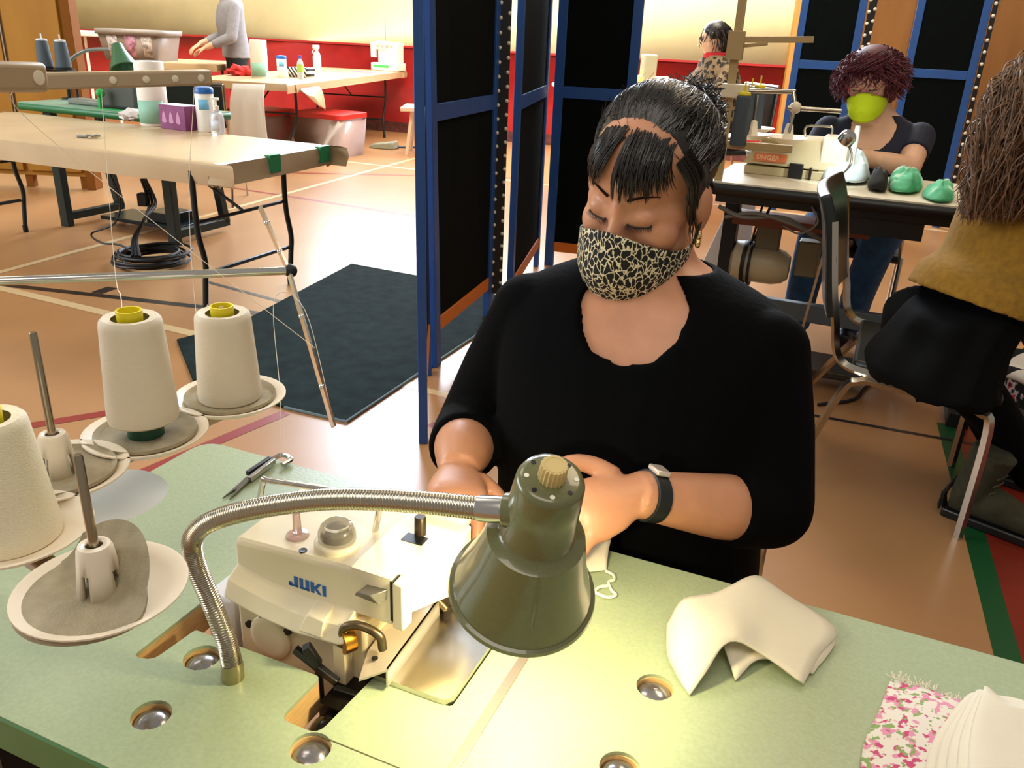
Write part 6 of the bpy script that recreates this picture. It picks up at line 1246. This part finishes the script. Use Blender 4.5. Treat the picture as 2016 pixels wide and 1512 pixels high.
g.tube([sh5, elb], [.05, .045], 14); g.tube([elb, wri], [.044, .027], 14); finger_set(g, wri, wri+V((.09, .02, -.02)), wri+V((.16, .03, -.05)), (0, 0, 1))
el2 = shf+V((.12, .12, -.25)); wr2 = el2+V((.27, -.02, .03)); g.tube([shf, el2], [.05, .045], 14); g.tube([el2, wr2], [.044, .027], 14); finger_set(g, wr2, wr2+V((.09, .0, -.02)), wr2+V((.16, .0, -.05)), (0, 0, 1), thumb=-1)
an = FZ(2000, 1010); ank = V((an.x+.02, an.y, .12)); kne = PX(1890, 735, 2.50)
kn2 = PX(1885, 700, 2.62); an2 = V((1.66, 2.60, .12))
g.tube(cr([hipc, hipc.lerp(kne, .5)+V((0, 0, .03)), kne, kne.lerp(ank, .5)+V((.02, 0, 0)), ank], 5), interp([.09, .08, .06, .052, .04], 5), 14); g.tube(cr([hipc+V((.02, .18, 0)), kn2-V((.12, 0, -.03)), kn2, kn2.lerp(an2, .5), an2], 5), interp([.09, .08, .06, .052, .04], 5), 14)
g.sph(hipc+V((.0, .08, -.02)), (.13, .16, .07)); g.tube([hipc+V((0, .06, 0)), wst], [.05, .05], 16)
g.build('body', m_skin2, p5w, remesh=.009, smooth=3)
g = MB(); shell(g, R5, .014, lambda th: .94)
for a, b, c in ((sh5, elb, wri), (shf, el2, wr2)): g.sph(a, .064); g.tube([a, b], [.064, .060], 16); g.sph(b, .058); g.tube([b, b.lerp(c, .85)], [.058, .045], 16)
g.build('sweater', m_must, p5w, remesh=.007, smooth=4)
g = MB()                              # full skirt draped from the waist over the seat edge
SK5 = [ring5(wst+ax5*.09, .150, .115, 40), ring5(wst-ax5*.0, .165, .13, 40)]
for (x, y, w_, ax_, bx_) in ((1912, 605, 2.40, .160, .13), (1866, 665, 2.38, .175, .14), (1832, 722, 2.36, .195, .155)):
    c = PX(x, y, w_); SK5.append([c+rt5*(ax_*(1+.05*math.sin(j*1.7))*math.cos(2*PI*j/40))+V((.94, .35, 0))*(bx_*(1+.05*math.cos(j*1.3))*math.sin(2*PI*j/40)) for j in range(40)])
c = PX(1838, 758, 2.34); SK5.append([V((q.x, q.y, c.z+.02*math.sin(j*.9))) for j, q in enumerate([c+rt5*(.19*math.cos(2*PI*j/40))+V((.94, .35, 0))*(.14*math.sin(2*PI*j/40)) for j in range(40)])])
g.loft(resample(SK5, 4)); kn_m = kne+V((-.04, 0, .0))
g.tube(cr([hipc+V((0, 0, .02)), hipc.lerp(kne, .5)+V((0, 0, .05)), kn_m, kn_m+V((.01, 0, -.07))], 5), interp([.12, .11, .085, .075], 5), 18); g.tube(cr([hipc+V((.02, .18, .02)), kn2-V((.12, 0, -.02)), kn2-V((.03, 0, 0)), kn2+V((0, 0, -.07))], 5), interp([.12, .11, .09, .085], 5), 18)
g.build('skirt', m_skirt, p5w, remesh=.008, smooth=5)
g = MB(); g.tube(cr([kne, kne.lerp(ank, .5)+V((.02, 0, 0)), ank], 5), interp([.085, .064, .050], 5), 14); g.tube(cr([kn2, kn2.lerp(an2, .5), an2], 5), interp([.085, .064, .050], 5), 14); g.build('leggings', m_skirt, p5w, remesh=.008, smooth=3)
# boots: heel towards the left, shaft leaning right
hb = FZ(1850, 1005); tb5 = FZ(2075, 1085); bd5 = (tb5-hb).normalized(); bs5 = V((-bd5.y, bd5.x, 0))
def boot(o, d, s, label=None, sc=1.0):
    L_ = .27*sc; g = MB(); rings = []
    for t, w_, h_ in ((0, .028, .095), (.10, .036, .105), (.30, .038, .105), (.45, .040, .095), (.62, .046, .075), (.82, .046, .060), (.95, .034, .048), (1.0, .016, .034)):
        c = o+d*(L_*t); rings.append([c+s*(w_*sc*math.cos(2*PI*j/18))+V((0, 0, .022+h_*sc*(.5+.5*math.sin(2*PI*j/18)))) for j in range(18)])
    g.loft(rings); g.tube([o+d*.055+V((0, 0, .09)), o+d*.062+V((0, 0, .16)), o+d*.085+V((0, 0, .25))], [.047*sc, .048*sc, .056*sc], 18); bt = g.build('boot', m_boot, p5w, remesh=.006, smooth=4)
    g = MB(); out = [o-d*.012+s*.034, o+d*(L_*.35)+s*.044, o+d*(L_*.75)+s*.052, o+d*(L_*1.04)+s*.02, o+d*(L_*1.04)-s*.02, o+d*(L_*.75)-s*.052, o+d*(L_*.35)-s*.044, o-d*.012-s*.034]
    g.prism([[(q.x, q.y) for q in out]], 0, .03); g.build('boot_sole', m_black, bt, bevel=.006)
    for i in range(4):
        z = .125+.026*i; c = o+d*(.115+.004*i)+V((0, 0, z+.0)); g = MB(); g.tube(cr([c-s*.036-d*.01, c+d*.006+V((0, 0, .008)), c+s*.036-d*.01], 4), .003, 6); g.build('lace', M('lace_tan', '4A4426', .8), bt)
    g = MB()
    for i in range(46):
        a = rng.uniform(-1, 1); p = o-d*.004+s*(.036*a)+V((0, 0, .10+.02*rng.random())); g.tube([p, p-d*rng.uniform(.012, .02)+V((0, 0, -.04)), p-d*rng.uniform(.008, .024)+V((0, 0, -.085))], .0022, 4)
    g.build('heel_fringe', M('fringe_dark', '1D1A10', .95), bt)
boot(hb+bd5*.02, bd5, bs5, sc=1.15)
boot(V((1.62, 2.62, 0)), V((.8, -.6, 0)).normalized(), V((.6, .8, 0)).normalized())
g = MB(); rng = random.Random(51); m_hair5 = M('hair_brown', '6A4C34', .5, var=.45, vscale=40)
g.sph(H5 @ V((0, -.03, .04)), (.10, .115, .10), X=H5)
back5 = (wst-shl).normalized()
for i in range(1500):
    a = rng.uniform(-1.35, 1.35); e = rng.uniform(-.2, 1.2); d = (H5.to_3x3() @ V((math.sin(a)*math.cos(e), -math.cos(a)*math.cos(e), math.sin(e)))); p = (H5 @ V((0, -.03, .04)))+d*.105
    pts = [p]; q = p.copy(); L_ = rng.uniform(.26, .46); tgt = PX(rng.uniform(1890, 2040), rng.uniform(370, 440), 2.27+rng.uniform(-.06, .06)); ph = rng.uniform(0, 6); am = rng.uniform(.010, .026); fq_ = rng.uniform(1.5, 2.6)
    for j in range(1, 10):
        t = j/9; q = p.lerp(tgt, t)+V((0, 0, .06*math.sin(t*PI)))+d*(.05*math.sin(t*PI))+rt5*(am*math.sin(ph+j*fq_))+V((-.5, -.2, .4))*(am*1.2*math.cos(ph+j*fq_))-V((.05, .05, 0))*math.sin(t*PI); pts.append(q)
    g.tube(cr(pts, 3), [rng.uniform(.0012, .0026)]*27+[.0006], 4)
g.build('hair', m_hair5, p5w)
# ------------------------------------------------ striped blanket over a floral bag behind the chair
cb_ = FZ(2010, 850)+V((.12, -.02, 0)); t = thing('fabric_bag', 'dark floral fabric bag on the floor at the right edge behind the boots', 'bag', cb_[:])
g = MB(TR(cb_)); g.sph((0, 0, .20), (.22, .22, .20), nu=24, nv=16); g.v = [V((v.x, v.y, max(.002, v.z))) for v in g.v]; m_fb = M('bag_floral', '141414', .9); ramp_tex(m_fb, 'noise', [(.0, '0E0E0F'), (.56, '121213'), (.60, 'D9CFC8'), (.66, 'C33B44'), (.72, '101010')], 16)
g.build('bag_body', m_fb, t)
g = MB(); 
for s in (-.06, .06): g.tube(cr([cb_+V((-.14, s, .30)), cb_+V((-.20, s, .42)), cb_+V((.05, s, .46)), cb_+V((.12, s, .34))], 6), .010, 8)
g.build('bag_handle', m_black, t)
m_stb = M('stripe_blanket', 'FFFFFF', .9); ramp_tex(m_stb, 'wave', [(0, '0D0D0E'), (.30, '0D0D0E'), (.36, 'EFE9DF'), (1, 'EFE9DF')], 4.2, rot=(0, R(-20), R(70)))
c0, c1, c2_, c3 = PX(1935, 735, 2.95), PX(1955, 690, 3.05), PX(2120, 770, 3.05), PX(2100, 840, 2.9)
t = thing('striped_blanket', 'white blanket with black stripes thrown over the floral bag at the right edge', 'blanket', ((c0+c2_)*.5)[:])
g = MB(); g.grid(lambda a, b: c0.lerp(c1, b).lerp(c3.lerp(c2_, b), a)+V((0, 0, .05*math.sin(a*PI)+.015*math.sin(b*9))), 18, 14); g.build('blanket_cloth', m_stb, t, solid=.012)

simple_chair('black stacking chair mostly hidden behind the woman in black', TBL @ V((-.30, 1.23, 0)), -22.9, .43, .452, .86)
simple_chair('black stacking chair hidden behind the red haired woman', TBL @ V((cu, cv+.10, 0)), -22.9, .46, .46, .80)
